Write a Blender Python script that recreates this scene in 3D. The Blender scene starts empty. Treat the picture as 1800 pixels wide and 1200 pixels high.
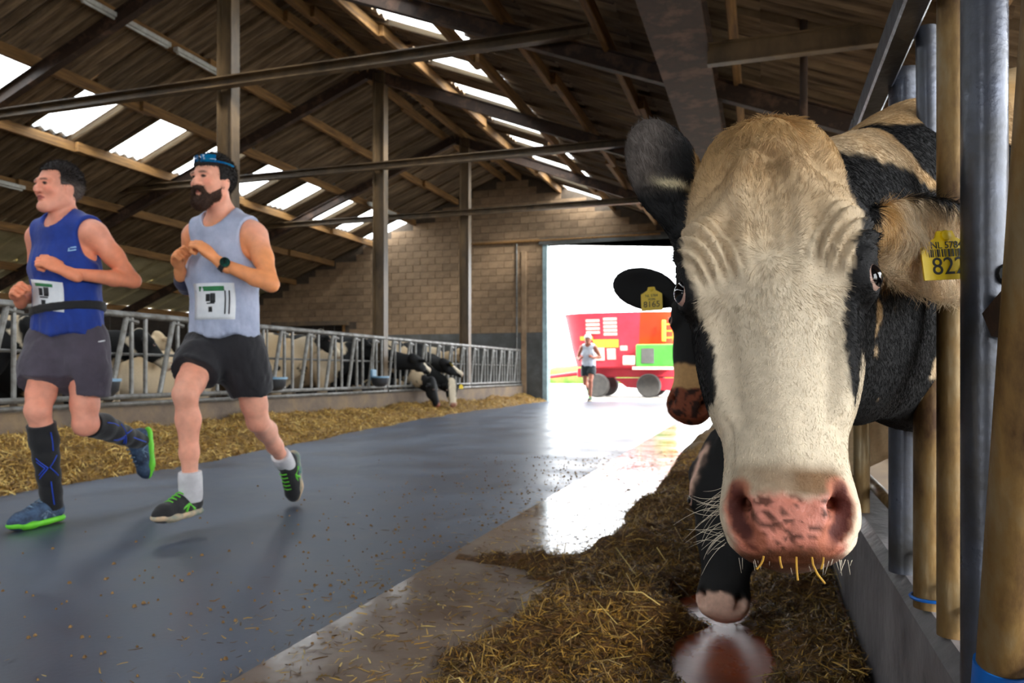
import bpy, math, random
import numpy as np
from mathutils import Vector, Matrix

random.seed(7)
rng = np.random.default_rng(7)
scene = bpy.context.scene
COL = scene.collection

# ------------------------------------------------------------------ camera
F_PX = 1340.0
cam_d = bpy.data.cameras.new('camera')
cam = bpy.data.objects.new('camera', cam_d)
COL.objects.link(cam)
cam_d.sensor_width = 36.0
cam_d.lens = 36.0 * F_PX / 1800.0
cam_d.shift_y = 55.0 / 1800.0
cam_d.clip_start = 0.02
YAW = math.atan(442.0 / F_PX)
cam.location = (0, 0, 0.735)
cam.rotation_euler = (math.pi / 2, 0, YAW)
cam_d.dof.use_dof = True
cam_d.dof.focus_distance = 0.84
cam_d.dof.aperture_fstop = 12.0
scene.camera = cam

# ------------------------------------------------------------------ sky and light
world = bpy.data.worlds.new('overcast_sky')
scene.world = world
world.use_nodes = True
wb = world.node_tree.nodes['Background']
wb.inputs['Color'].default_value = (0.93, 0.965, 1.0, 1)
wb.inputs['Strength'].default_value = 9.5
sun_d = bpy.data.lights.new('sun', 'SUN')
sun = bpy.data.objects.new('sun', sun_d)
COL.objects.link(sun)
sun_d.energy = 9.0
sun_d.angle = math.radians(14)
sun_d.color = (1.0, 0.95, 0.86)
sun.rotation_euler = Vector((-0.72, 0.50, -0.50)).to_track_quat('-Z', 'Y').to_euler()


def portal(loc, rot, sx, sy):
    d = bpy.data.lights.new('sky_portal', 'AREA')
    d.shape = 'RECTANGLE'
    d.size = sx
    d.size_y = sy
    d.cycles.is_portal = True
    o = bpy.data.objects.new('sky_portal', d)
    COL.objects.link(o)
    o.location = loc
    o.rotation_euler = rot
    return o


scene.view_settings.view_transform = 'Standard'
scene.view_settings.look = 'None'
scene.view_settings.gamma = 1.0
scene.view_settings.use_curve_mapping = False
scene.view_settings.exposure = 0.22
scene.cycles.max_bounces = 8
scene.cycles.diffuse_bounces = 5
scene.cycles.glossy_bounces = 4
scene.cycles.transmission_bounces = 4
scene.cycles.transparent_max_bounces = 12
scene.cycles.sample_clamp_indirect = 12.0
scene.cycles.caustics_reflective = False
scene.cycles.caustics_refractive = False
scene.cycles.use_denoising = True

# ------------------------------------------------------------------ materials


def lin(c):
    return tuple(((v / 12.92) if v <= 0.04045 else ((v + 0.055) / 1.055) ** 2.4) for v in c)


MATS = {}


def mat(name, c1, c2=None, rough=0.7, scale=6.0, detail=6.0, bump=0.0, bscale=None, metal=0.0, spec=0.5,
        c3=None, stretch=None, contrast=(0.35, 0.65), rand=0.0, rough2=None, sheen=0.0, coord='Object', srgb=True):
    """noise-mixed procedural principled material, colours given in sRGB"""
    if name in MATS:
        return MATS[name]
    m = bpy.data.materials.new(name)
    m.use_nodes = True
    nt = m.node_tree
    N = nt.nodes
    L = nt.links
    p = N['Principled BSDF']
    p.inputs['Roughness'].default_value = rough
    p.inputs['Metallic'].default_value = metal
    p.inputs['Specular IOR Level'].default_value = spec
    if sheen:
        p.inputs['Sheen Weight'].default_value = sheen
    f = lin if srgb else (lambda c: c)
    tc = N.new('ShaderNodeTexCoord')
    vec = tc.outputs[coord]
    if stretch:
        mp = N.new('ShaderNodeMapping')
        mp.inputs['Scale'].default_value = stretch
        L.new(vec, mp.inputs['Vector'])
        vec = mp.outputs['Vector']
    if c2 is None:
        c2 = tuple(v * 0.8 for v in c1)
    ns = N.new('ShaderNodeTexNoise')
    ns.inputs['Scale'].default_value = scale
    ns.inputs['Detail'].default_value = detail
    ns.inputs['Roughness'].default_value = 0.65
    L.new(vec, ns.inputs['Vector'])
    r = N.new('ShaderNodeValToRGB')
    r.color_ramp.elements[0].position = contrast[0]
    r.color_ramp.elements[1].position = contrast[1]
    r.color_ramp.elements[0].color = (*f(c1), 1)
    r.color_ramp.elements[1].color = (*f(c2), 1)
    if c3 is not None:
        e = r.color_ramp.elements.new((contrast[0] + contrast[1]) / 2)
        e.color = (*f(c3), 1)
    L.new(ns.outputs['Fac'], r.inputs['Fac'])
    col = r.outputs['Color']
    if rand:
        oi = N.new('ShaderNodeObjectInfo')
        mr = N.new('ShaderNodeMapRange')
        mr.inputs['To Min'].default_value = 1 - rand
        mr.inputs['To Max'].default_value = 1 + rand
        L.new(oi.outputs['Random'], mr.inputs['Value'])
        hv = N.new('ShaderNodeHueSaturation')
        L.new(mr.outputs['Result'], hv.inputs['Value'])
        L.new(col, hv.inputs['Color'])
        col = hv.outputs['Color']
    L.new(col, p.inputs['Base Color'])
    if rough2 is not None:
        mr = N.new('ShaderNodeMapRange')
        mr.inputs['From Min'].default_value = contrast[0]
        mr.inputs['From Max'].default_value = contrast[1]
        mr.inputs['To Min'].default_value = rough
        mr.inputs['To Max'].default_value = rough2
        L.new(ns.outputs['Fac'], mr.inputs['Value'])
        L.new(mr.outputs['Result'], p.inputs['Roughness'])
    if bump:
        n2 = N.new('ShaderNodeTexNoise')
        n2.inputs['Scale'].default_value = bscale or scale * 4
        n2.inputs['Detail'].default_value = 5
        L.new(vec, n2.inputs['Vector'])
        b = N.new('ShaderNodeBump')
        b.inputs['Strength'].default_value = bump
        b.inputs['Distance'].default_value = 0.01
        L.new(n2.outputs['Fac'], b.inputs['Height'])
        L.new(b.outputs['Normal'], p.inputs['Normal'])
    MATS[name] = m
    return m


def vmat(name, rough=0.8, nscale=60.0, namt=0.12, bump=0.0, bscale=300.0, sheen=0.0, sss=0.0, spec=0.5, stretch=None):
    """material that takes its colour from the mesh's own colour attribute, broken up by fine noise"""
    if name in MATS:
        return MATS[name]
    m = bpy.data.materials.new(name)
    m.use_nodes = True
    nt = m.node_tree
    N = nt.nodes
    L = nt.links
    p = N['Principled BSDF']
    p.inputs['Roughness'].default_value = rough
    p.inputs['Specular IOR Level'].default_value = spec
    if sheen:
        p.inputs['Sheen Weight'].default_value = sheen
    if sss:
        p.inputs['Subsurface Weight'].default_value = sss
        p.inputs['Subsurface Radius'].default_value = (0.012, 0.005, 0.003)
        p.inputs['Subsurface Scale'].default_value = 0.5
    a = N.new('ShaderNodeVertexColor')
    a.layer_name = 'Col'
    tc = N.new('ShaderNodeTexCoord')
    vec = tc.outputs['Object']
    if stretch:
        mp = N.new('ShaderNodeMapping')
        mp.inputs['Scale'].default_value = stretch
        L.new(vec, mp.inputs['Vector'])
        vec = mp.outputs['Vector']
    ns = N.new('ShaderNodeTexNoise')
    ns.inputs['Scale'].default_value = nscale
    ns.inputs['Detail'].default_value = 4
    L.new(vec, ns.inputs['Vector'])
    mr = N.new('ShaderNodeMapRange')
    mr.inputs['From Min'].default_value = 0.3
    mr.inputs['From Max'].default_value = 0.7
    mr.inputs['To Min'].default_value = 1 - namt
    mr.inputs['To Max'].default_value = 1 + namt
    L.new(ns.outputs['Fac'], mr.inputs['Value'])
    hv = N.new('ShaderNodeHueSaturation')
    L.new(mr.outputs['Result'], hv.inputs['Value'])
    L.new(a.outputs['Color'], hv.inputs['Color'])
    L.new(hv.outputs['Color'], p.inputs['Base Color'])
    gl = N.new('ShaderNodeMapRange')
    gl.inputs['To Min'].default_value = 0.18
    gl.inputs['To Max'].default_value = rough
    L.new(a.outputs['Alpha'], gl.inputs['Value'])
    L.new(gl.outputs['Result'], p.inputs['Roughness'])
    if bump:
        n2 = N.new('ShaderNodeTexNoise')
        n2.inputs['Scale'].default_value = bscale
        n2.inputs['Detail'].default_value = 4
        L.new(vec, n2.inputs['Vector'])
        b = N.new('ShaderNodeBump')
        b.inputs['Strength'].default_value = bump
        b.inputs['Distance'].default_value = 0.004
        L.new(n2.outputs['Fac'], b.inputs['Height'])
        L.new(b.outputs['Normal'], p.inputs['Normal'])
    MATS[name] = m
    return m


# ------------------------------------------------------------------ mesh helpers
class MB:
    """collects boxes, tubes, prisms and lathes into one mesh"""

    def __init__(s):
        s.v = []
        s.f = []

    def raw(s, vs, fs):
        n = len(s.v)
        s.v += [tuple(v) for v in vs]
        s.f += [tuple(i + n for i in f) for f in fs]
        return s

    def box(s, x0, x1, y0, y1, z0, z1):
        vs = [(x, y, z) for x in (x0, x1) for y in (y0, y1) for z in (z0, z1)]
        return s.raw(vs, [(0, 1, 3, 2), (4, 6, 7, 5), (0, 4, 5, 1), (2, 3, 7, 6), (0, 2, 6, 4), (1, 5, 7, 3)])

    def bbox(s, x0, x1, y0, y1, z0, z1, b):
        """box with chamfered edges along every axis"""
        pts = []
        for sx, xa in ((-1, x0), (1, x1)):
            for sy, ya in ((-1, y0), (1, y1)):
                for sz, za in ((-1, z0), (1, z1)):
                    pts += [(xa, ya - sy * b, za - sz * b), (xa - sx * b, ya, za - sz * b), (xa - sx * b, ya - sy * b, za)]
        f = []

        def i(a, b_, c, k):
            return ((a * 2 + b_) * 2 + c) * 3 + k
        f += [(i(0, 0, 0, 0), i(0, 0, 1, 0), i(0, 1, 1, 0), i(0, 1, 0, 0)), (i(1, 0, 0, 0), i(1, 1, 0, 0), i(1, 1, 1, 0), i(1, 0, 1, 0))]
        f += [(i(0, 0, 0, 1), i(1, 0, 0, 1), i(1, 0, 1, 1), i(0, 0, 1, 1)), (i(0, 1, 0, 1), i(0, 1, 1, 1), i(1, 1, 1, 1), i(1, 1, 0, 1))]
        f += [(i(0, 0, 0, 2), i(0, 1, 0, 2), i(1, 1, 0, 2), i(1, 0, 0, 2)), (i(0, 0, 1, 2), i(1, 0, 1, 2), i(1, 1, 1, 2), i(0, 1, 1, 2))]
        for a in (0, 1):
            for c in (0, 1):
                f.append((i(a, c, 0, 0), i(a, c, 1, 0), i(a, c, 1, 1), i(a, c, 0, 1)))
                f.append((i(a, 0, c, 0), i(a, 1, c, 0), i(a, 1, c, 2), i(a, 0, c, 2)))
                f.append((i(0, a, c, 1), i(1, a, c, 1), i(1, a, c, 2), i(0, a, c, 2)))
        for a in (0, 1):
            for c in (0, 1):
                for d in (0, 1):
                    f.append((i(a, c, d, 0), i(a, c, d, 1), i(a, c, d, 2)))
        return s.raw(pts, f)

    def tube(s, pts, r, n=10, cap=True):
        """tube along a polyline; r is a number or one radius per point"""
        P = [Vector(p) for p in pts]
        R = [r] * len(P) if not hasattr(r, '__len__') else r
        vs = []
        t = (P[1] - P[0]).normalized()
        u = t.orthogonal().normalized()
        for k, p in enumerate(P):
            if 0 < k < len(P) - 1:
                t = ((P[k + 1] - p).normalized() + (p - P[k - 1]).normalized()).normalized()
            elif k:
                t = (p - P[k - 1]).normalized()
            u = (u - t * u.dot(t)).normalized()
            w = t.cross(u)
            for j in range(n):
                a = 2 * math.pi * j / n
                vs.append(p + (u * math.cos(a) + w * math.sin(a)) * R[k])
        fs = []
        for k in range(len(P) - 1):
            for j in range(n):
                j2 = (j + 1) % n
                fs.append((k * n + j, k * n + j2, (k + 1) * n + j2, (k + 1) * n + j))
        if cap:
            fs.append(tuple(range(n - 1, -1, -1)))
            fs.append(tuple((len(P) - 1) * n + j for j in range(n)))
        return s.raw(vs, fs)

    def prism(s, prof, a, b, u, w):
        """closed 2D profile [(p,q)] swept from a to b; p along u, q along w"""
        a, b, u, w = Vector(a), Vector(b), Vector(u), Vector(w)
        n = len(prof)
        vs = [a + u * p + w * q for p, q in prof] + [b + u * p + w * q for p, q in prof]
        fs = [(i, (i + 1) % n, n + (i + 1) % n, n + i) for i in range(n)]
        fs += [tuple(range(n - 1, -1, -1)), tuple(range(n, 2 * n))]
        return s.raw(vs, fs)

    def lathe(s, prof, c=(0, 0, 0), axis='z', n=20):
        """profile [(r,h)] turned about an axis through c"""
        vs = []
        for r, h in prof:
            for j in range(n):
                a = 2 * math.pi * j / n
                x, y = r * math.cos(a), r * math.sin(a)
                q = {'z': (x, y, h), 'x': (h, x, y), 'y': (x, h, y)}[axis]
                vs.append((c[0] + q[0], c[1] + q[1], c[2] + q[2]))
        fs = []
        for k in range(len(prof) - 1):
            for j in range(n):
                j2 = (j + 1) % n
                fs.append((k * n + j, k * n + j2, (k + 1) * n + j2, (k + 1) * n + j))
        fs.append(tuple(range(n - 1, -1, -1)))
        fs.append(tuple((len(prof) - 1) * n + j for j in range(n)))
        return s.raw(vs, fs)

    def mesh(s, name, smooth=False):
        me = bpy.data.meshes.new(name)
        me.from_pydata(s.v, [], s.f)
        me.validate()
        import bmesh
        bm = bmesh.new()
        bm.from_mesh(me)
        bmesh.ops.recalc_face_normals(bm, faces=bm.faces)
        bm.to_mesh(me)
        bm.free()
        if smooth:
            me.shade_smooth()
            me.set_sharp_from_angle(angle=math.radians(40))
        return me

    def build(s, name, m, parent=None, smooth=False, loc=None):
        return link(name, s.mesh(name, smooth), m, parent, loc)


def link(name, me, m, parent=None, loc=None, rot=None):
    o = bpy.data.objects.new(name, me)
    COL.objects.link(o)
    if m is not None:
        if not me.materials:
            me.materials.append(m)
    if parent is not None:
        o.parent = parent
    if loc is not None:
        o.location = loc
    if rot is not None:
        o.rotation_euler = rot
    return o


def tag(o, label, cat=None, group=None, kind=None):
    o['label'] = label
    if cat:
        o['category'] = cat
    if group:
        o['group'] = group
    if kind:
        o['kind'] = kind
    return o


def empty(name, loc=(0, 0, 0), rz=0.0):
    o = bpy.data.objects.new(name, None)
    COL.objects.link(o)
    o.location = loc
    o.rotation_euler = (0, 0, rz)
    o.empty_display_size = 0.1
    return o


def arr_mesh(name, V, Fq, m, parent=None, col=None, smooth=True, kind=None):
    """mesh object from numpy arrays (quads or tris) with an optional colour attribute"""
    me = bpy.data.meshes.new(name)
    V = np.asarray(V, np.float32)
    Fq = np.asarray(Fq, np.int32)
    n, k = Fq.shape
    me.vertices.add(len(V))
    me.vertices.foreach_set('co', V.ravel())
    me.loops.add(n * k)
    me.loops.foreach_set('vertex_index', Fq.ravel())
    me.polygons.add(n)
    me.polygons.foreach_set('loop_start', np.arange(0, n * k, k, dtype=np.int32))
    me.polygons.foreach_set('loop_total', np.full(n, k, np.int32))
    me.update(calc_edges=True)
    if col is not None:
        c = np.ones((len(V), 4), np.float32)
        c[:, :col.shape[1]] = col
        a = me.color_attributes.new('Col', 'FLOAT_COLOR', 'POINT')
        a.data.foreach_set('color', c.ravel())
    if smooth:
        me.shade_smooth()
    o = link(name, me, m, parent)
    if kind:
        o['kind'] = kind
    return o


# ------------------------------------------------------------------ implicit surfaces (one continuous skin from blended shapes)
class Vol:
    def __init__(s, lo, hi, h):
        s.lo = np.array(lo, np.float32)
        s.h = h
        s.n = np.ceil((np.array(hi) - s.lo) / h).astype(int) + 1
        s.d = np.full(s.n, 0.5, np.float32)
        s.ax = [s.lo[i] + h * np.arange(s.n[i], dtype=np.float32) for i in range(3)]

    def region(s, lo, hi):
        sl = []
        for i in range(3):
            a = max(0, int(math.floor((lo[i] - s.lo[i]) / s.h)))
            b = min(int(s.n[i]), int(math.ceil((hi[i] - s.lo[i]) / s.h)) + 1)
            if b <= a:
                return None
            sl.append(slice(a, b))
        return tuple(sl)

    def grid(s, sl):
        return (s.ax[0][sl[0]][:, None, None], s.ax[1][sl[1]][None, :, None], s.ax[2][sl[2]][None, None, :])

    def apply(s, fn, lo, hi, k=0.02, op='add'):
        pad = k + 3 * s.h
        sl = s.region([v - pad for v in lo], [v + pad for v in hi])
        if sl is None:
            return s
        X, Y, Z = s.grid(sl)
        q = fn(X, Y, Z).astype(np.float32)
        d = s.d[sl]
        if op == 'add':
            hh = np.maximum(k - np.abs(d - q), 0) / max(k, 1e-6)
            s.d[sl] = np.minimum(d, q) - hh * hh * k * 0.25
        else:
            q = -q
            hh = np.maximum(k - np.abs(d - q), 0) / max(k, 1e-6)
            s.d[sl] = np.maximum(d, q) + hh * hh * k * 0.25
        return s

    def cone(s, a, b, ra, rb=None, k=0.02, op='add', flat=None):
        """rounded cone a->b; flat=(axis, factor) squeezes the section along a world axis"""
        rb = ra if rb is None else rb
        a = np.array(a, np.float32)
        b = np.array(b, np.float32)
        r = max(ra, rb)
        ab = b - a
        sc = np.ones(3, np.float32)
        if flat is not None:
            ax, fa = flat
            ax = np.array(ax, np.float32)
            ax /= np.linalg.norm(ax)
        L2 = float(ab @ ab) + 1e-12

        def fn(X, Y, Z):
            px, py, pz = X - a[0], Y - a[1], Z - a[2]
            t = np.clip((px * ab[0] + py * ab[1] + pz * ab[2]) / L2, 0, 1)
            qx, qy, qz = px - t * ab[0], py - t * ab[1], pz - t * ab[2]
            dd = qx * qx + qy * qy + qz * qz
            if flat is not None:
                c = qx * ax[0] + qy * ax[1] + qz * ax[2]
                dd = dd + c * c * (1.0 / (fa * fa) - 1.0)
            return np.sqrt(dd) - (ra + (rb - ra) * t)
        m = r * (max(1.0, flat[1]) if flat is not None else 1.0)
        return s.apply(fn, np.minimum(a, b) - m, np.maximum(a, b) + m, k, op)

    def chain(s, pts, rad, k=0.02, op='add', flat=None):
        for i in range(len(pts) - 1):
            s.cone(pts[i], pts[i + 1], rad[i], rad[i + 1], k, op, flat)
        return s

    def ell(s, c, r, k=0.02, op='add', R=None):
        """ellipsoid at c, radii r, R = 3x3 rows of local axes"""
        c = np.array(c, np.float32)
        r = np.array(r, np.float32)
        R = np.eye(3, dtype=np.float32) if R is None else np.array(R, np.float32)
        ext = np.abs(R.T * r[None, :]).sum(1)

        def fn(X, Y, Z):
            px, py, pz = X - c[0], Y - c[1], Z - c[2]
            q0 = q1 = 0
            for i in range(3):
                l = px * R[i, 0] + py * R[i, 1] + pz * R[i, 2]
                q0 = q0 + (l / r[i]) ** 2
                q1 = q1 + (l / (r[i] * r[i])) ** 2
            k0 = np.sqrt(q0)
            return k0 * (k0 - 1.0) / np.maximum(np.sqrt(q1), 1e-6)
        return s.apply(fn, c - ext, c + ext, k, op)

    def mesh(s):
        d = s.d
        ins = d < 0
        n = s.n

        def cv(dx, dy, dz):
            return ins[dx:n[0] - 1 + dx, dy:n[1] - 1 + dy, dz:n[2] - 1 + dz]
        anyi = np.zeros(n - 1, bool)
        alli = np.ones(n - 1, bool)
        for dx in (0, 1):
            for dy in (0, 1):
                for dz in (0, 1):
                    c = cv(dx, dy, dz)
                    anyi |= c
                    alli &= c
        act = anyi & ~alli
        I = np.argwhere(act)
        idx = np.full(n - 1, -1, np.int32)
        idx[act] = np.arange(len(I), dtype=np.int32)
        cn = [(x, y, z) for x in (0, 1) for y in (0, 1) for z in (0, 1)]
        vals = np.stack([d[I[:, 0] + x, I[:, 1] + y, I[:, 2] + z] for x, y, z in cn], 1)
        acc = np.zeros((len(I), 3), np.float32)
        cnt = np.zeros(len(I), np.float32)
        for a in range(8):
            for b in range(a + 1, 8):
                df = [cn[b][i] - cn[a][i] for i in range(3)]
                if sum(abs(q) for q in df) != 1:
                    continue
                va, vb = vals[:, a], vals[:, b]
                m = (va < 0) != (vb < 0)
                t = np.where(m, va / np.where(m, va - vb, 1), 0)
                pos = np.array(cn[a], np.float32)[None] + t[:, None] * np.array(df, np.float32)[None]
                acc += np.where(m[:, None], pos, 0)
                cnt += m
        V = (I + acc / cnt[:, None]) * s.h + s.lo
        faces = []
        for ax in range(3):
            o1, o2 = [(1, 2), (2, 0), (0, 1)][ax]
            s0 = [slice(1, n[i] - 1) for i in range(3)]
            s0[ax] = slice(0, n[ax] - 1)
            s1 = list(s0)
            s1[ax] = slice(1, n[ax])
            A = ins[tuple(s0)]
            B = ins[tuple(s1)]
            for flip, M in ((False, A & ~B), (True, ~A & B)):
                e = np.argwhere(M)
                if not len(e):
                    continue
                off = np.array([1, 1, 1])
                off[ax] = 0
                e = e + off

                def cell(p, q):
                    c = e.copy()
                    c[:, o1] -= p
                    c[:, o2] -= q
                    return idx[c[:, 0], c[:, 1], c[:, 2]]
                q = np.stack([cell(1, 1), cell(0, 1), cell(0, 0), cell(1, 0)], 1)
                faces.append(q[:, ::-1] if flip else q)
        Fq = np.concatenate(faces)
        Fq = Fq[(Fq >= 0).all(1)]
        return V, Fq


def vnormals(V, Fq):
    N = np.zeros_like(V)
    a = V[Fq[:, 2]] - V[Fq[:, 0]]
    b = V[Fq[:, 3]] - V[Fq[:, 1]]
    fn = np.cross(a, b)
    for i in range(4):
        np.add.at(N, Fq[:, i], fn)
    return N / np.maximum(np.linalg.norm(N, axis=1, keepdims=True), 1e-9)


def laplace(V, Fq, it=1, lam=0.5):
    for _ in range(it):
        S = np.zeros_like(V)
        c = np.zeros(len(V), np.float32)
        for i in range(4):
            a, b = Fq[:, i], Fq[:, (i + 1) % 4]
            np.add.at(S, a, V[b])
            np.add.at(S, b, V[a])
            np.add.at(c, a, 1)
            np.add.at(c, b, 1)
        V = V + lam * (S / np.maximum(c, 1)[:, None] - V)
    return V


def vnoise(P, scale, seed=0, octaves=3):
    """smooth value noise in [-1,1] on an (N,3) array"""
    P = np.asarray(P, np.float64)
    out = np.zeros(len(P))
    amp, tot = 1.0, 0.0
    for o in range(octaves):
        Q = P * scale * (2 ** o) + 37.1 * seed + 11.3 * o
        I = np.floor(Q).astype(np.int64)
        f = Q - I
        f = f * f * (3 - 2 * f)
        r = 0
        for x in (0, 1):
            for y in (0, 1):
                for z in (0, 1):
                    hsh = (I[:, 0] + x) * 374761393 + (I[:, 1] + y) * 668265263 + (I[:, 2] + z) * 2147483647 + seed * 974634
                    hsh = (hsh ^ (hsh >> 13)) * 1274126177
                    hsh = (hsh ^ (hsh >> 16)) & 0xFFFF
                    w = (f[:, 0] if x else 1 - f[:, 0]) * (f[:, 1] if y else 1 - f[:, 1]) * (f[:, 2] if z else 1 - f[:, 2])
                    r = r + w * (hsh / 65535.0 * 2 - 1)
        out += r * amp
        tot += amp
        amp *= 0.5
    return out / tot


def sstep(a, b, x):
    t = np.clip((x - a) / (b - a), 0, 1)
    return t * t * (3 - 2 * t)


def poly_sd(px, py, poly):
    """signed distance to a closed 2D polygon, negative inside"""
    d = np.full(px.shape, 1e9)
    ins = np.zeros(px.shape, bool)
    n = len(poly)
    for i in range(n):
        x0, y0 = poly[i]
        x1, y1 = poly[(i + 1) % n]
        ex, ey = x1 - x0, y1 - y0
        t = np.clip(((px - x0) * ex + (py - y0) * ey) / (ex * ex + ey * ey + 1e-12), 0, 1)
        d = np.minimum(d, (px - x0 - t * ex) ** 2 + (py - y0 - t * ey) ** 2)
        c = ((y0 > py) != (y1 > py)) & (px < (x1 - x0) * (py - y0) / ((y1 - y0) if y1 != y0 else 1e-12) + x0)
        ins ^= c
    d = np.sqrt(d)
    return np.where(ins, -d, d)

# ================================================================== the barn shell
Y0, Y1 = -9.0, 19.0           # near and far gable
XL, XR = -15.5, 2.9           # eaves
RX, RZ, SL = -6.3, 6.05, 0.39  # ridge and roof pitch
FX = -5.93                    # far feed fence line
KX = 0.24                     # near feed kerb face


def roof_z(x):
    return RZ - SL * abs(x - RX)


M_floor = mat('aisle_concrete', (0.37, 0.41, 0.475), (0.28, 0.305, 0.36), rough=0.46, rough2=0.30, spec=0.35, scale=1.3, detail=9, bump=0.05, bscale=60)
M_strip = mat('feed_strip_coating', (0.58, 0.53, 0.49), (0.46, 0.40, 0.36), rough=0.20, rough2=0.10, scale=1.7, detail=8, bump=0.04, bscale=35)
M_red = mat('red_feed_coating', (0.60, 0.27, 0.12), (0.46, 0.20, 0.10), rough=0.22, rough2=0.40, scale=5, detail=7, bump=0.05, bscale=40)
M_dirt = mat('stall_floor', (0.24, 0.19, 0.14), (0.36, 0.30, 0.22), rough=0.6, scale=2.5)
M_kerb = mat('kerb_concrete', (0.50, 0.42, 0.32), (0.36, 0.31, 0.27), c3=(0.43, 0.37, 0.31), rough=0.85, scale=2.6, detail=9, bump=0.35, bscale=30)
M_kerbn = mat('near_kerb_concrete', (0.29, 0.28, 0.30), (0.46, 0.45, 0.46), rough=0.5, scale=5, detail=9, bump=0.5, bscale=22)
M_block = mat('wall_block', (0.60, 0.50, 0.39), (0.47, 0.38, 0.29), rough=0.9, scale=3, detail=8, bump=0.5, bscale=40, rand=0.14)
M_mortar = mat('wall_mortar', (0.36, 0.31, 0.26), (0.30, 0.26, 0.22), rough=0.95, scale=8)
M_dado = mat('wall_render', (0.37, 0.38, 0.38), (0.25, 0.25, 0.24), c3=(0.31, 0.31, 0.30), rough=0.85, scale=1.6, detail=10)
M_sheet = mat('fibre_cement', (0.60, 0.51, 0.40), (0.25, 0.19, 0.14), rough=0.9, scale=2.2, detail=8, rand=0.22, stretch=(0.6, 11, 0.6), contrast=(0.30, 0.68))  # fine streaks down the slope imitate the shading of the ribs in colour
M_smooth = mat('smooth_roof_board', (0.80, 0.76, 0.61), (0.68, 0.64, 0.50), rough=0.85, scale=2, rand=0.05)
M_wood = mat('purlin_timber', (0.56, 0.41, 0.22), (0.36, 0.25, 0.13), rough=0.8, scale=3, detail=8, stretch=(8, 0.6, 8), rand=0.12)
M_steel = mat('painted_steel', (0.42, 0.34, 0.24), (0.24, 0.19, 0.13), rough=0.5, scale=5, detail=8, rand=0.06, stretch=(1, 1, 0.35), spec=0.5)
M_rust = mat('rusty_beam', (0.24, 0.16, 0.11), (0.38, 0.28, 0.22), c3=(0.18, 0.12, 0.08), rough=0.7, scale=4, detail=9)
M_galv = mat('galvanised_tube', (0.52, 0.52, 0.51), (0.36, 0.34, 0.31), rough=0.42, rough2=0.6, scale=9, metal=0.55, detail=8)
M_galvd = mat('dirty_galvanised_tube', (0.50, 0.44, 0.33), (0.26, 0.17, 0.08), c3=(0.46, 0.36, 0.20), rough=0.36, rough2=0.62, scale=11, metal=0.45, detail=9, bump=0.15, bscale=60, stretch=(1, 1, 0.4))
M_galvn = mat('blue_grey_tube', (0.28, 0.30, 0.35), (0.20, 0.20, 0.20), rough=0.25, rough2=0.42, scale=9, metal=0.35, detail=8, bump=0.08, bscale=90)
M_frame = mat('door_frame_steel', (0.62, 0.72, 0.74), (0.50, 0.58, 0.60), rough=0.5, scale=6)
M_out = mat('yard_concrete', (0.60, 0.59, 0.56), (0.50, 0.49, 0.46), rough=0.85, scale=0.8)
M_grass = mat('field_grass', (0.36, 0.46, 0.20), (0.28, 0.38, 0.15), rough=0.95, scale=1.2)
M_darkw = mat('dark_boards_and_shade', (0.20, 0.16, 0.12), (0.14, 0.11, 0.09), rough=0.9, scale=4, stretch=(1, 1, 4))


def skylight_material():
    m = bpy.data.materials.new('rooflight_sheet')
    m.use_nodes = True
    N, L = m.node_tree.nodes, m.node_tree.links
    N.remove(N['Principled BSDF'])
    out = N['Material Output']
    tr = N.new('ShaderNodeBsdfTransparent')
    tr.inputs['Color'].default_value = (0.93, 0.95, 0.96, 1)
    tl = N.new('ShaderNodeBsdfTranslucent')
    tl.inputs['Color'].default_value = (0.86, 0.9, 0.9, 1)
    ns = N.new('ShaderNodeTexNoise')
    ns.inputs['Scale'].default_value = 2.0
    mr = N.new('ShaderNodeMapRange')
    mr.inputs['To Min'].default_value = 0.25
    mr.inputs['To Max'].default_value = 0.6
    L.new(ns.outputs['Fac'], mr.inputs['Value'])
    mx = N.new('ShaderNodeMixShader')
    L.new(mr.outputs['Result'], mx.inputs['Fac'])
    L.new(tr.outputs[0], mx.inputs[1])
    L.new(tl.outputs[0], mx.inputs[2])
    L.new(mx.outputs[0], out.inputs['Surface'])
    return m


M_sky = skylight_material()

# ---- floors
o = MB().box(XL, XR + 0.2, Y0, Y1 + 0.3, -0.25, -0.03).build('floor_base', M_dirt)
tag(o, 'dark stall floor slab under the cow pens', kind='structure')
o = MB().box(FX, -1.2, Y0, Y1 + 0.3, -0.03, 0.0).build('floor', M_floor)
tag(o, 'blue grey concrete driving aisle through the barn', kind='structure')
o = MB().box(-1.2, -0.30, Y0, Y1 + 0.3, -0.03, 0.004).build('floor_strip', M_strip)
tag(o, 'pale wet coated feed strip beside the aisle', kind='structure')
o = MB().box(-0.30, KX, Y0, Y1 + 0.3, -0.03, 0.0045).build('floor_red_strip', M_red)
tag(o, 'reddish coated floor strip beneath the dark feed', kind='structure')
o = MB().box(-40, 40, Y1 + 0.3, 75, -0.5, -0.03).build('ground_yard', M_out)
tag(o, 'pale concrete yard outside the big doorway', kind='structure')
o = MB().box(-90, 90, 75, 260, -0.6, 0.3).build('ground_field', M_grass)
tag(o, 'green field beyond the yard', kind='structure')
o = MB().box(XR + 0.2, 60, Y0 - 40, Y1 + 0.3, -0.5, -0.08).box(-60, XL, Y0 - 40, Y1 + 0.3, -0.5, -0.08).box(XL, XR + 0.2, Y0 - 40, Y0, -0.5, -0.04).build('ground_surround', M_out)
tag(o, 'bare ground around the barn', kind='structure')

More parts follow.
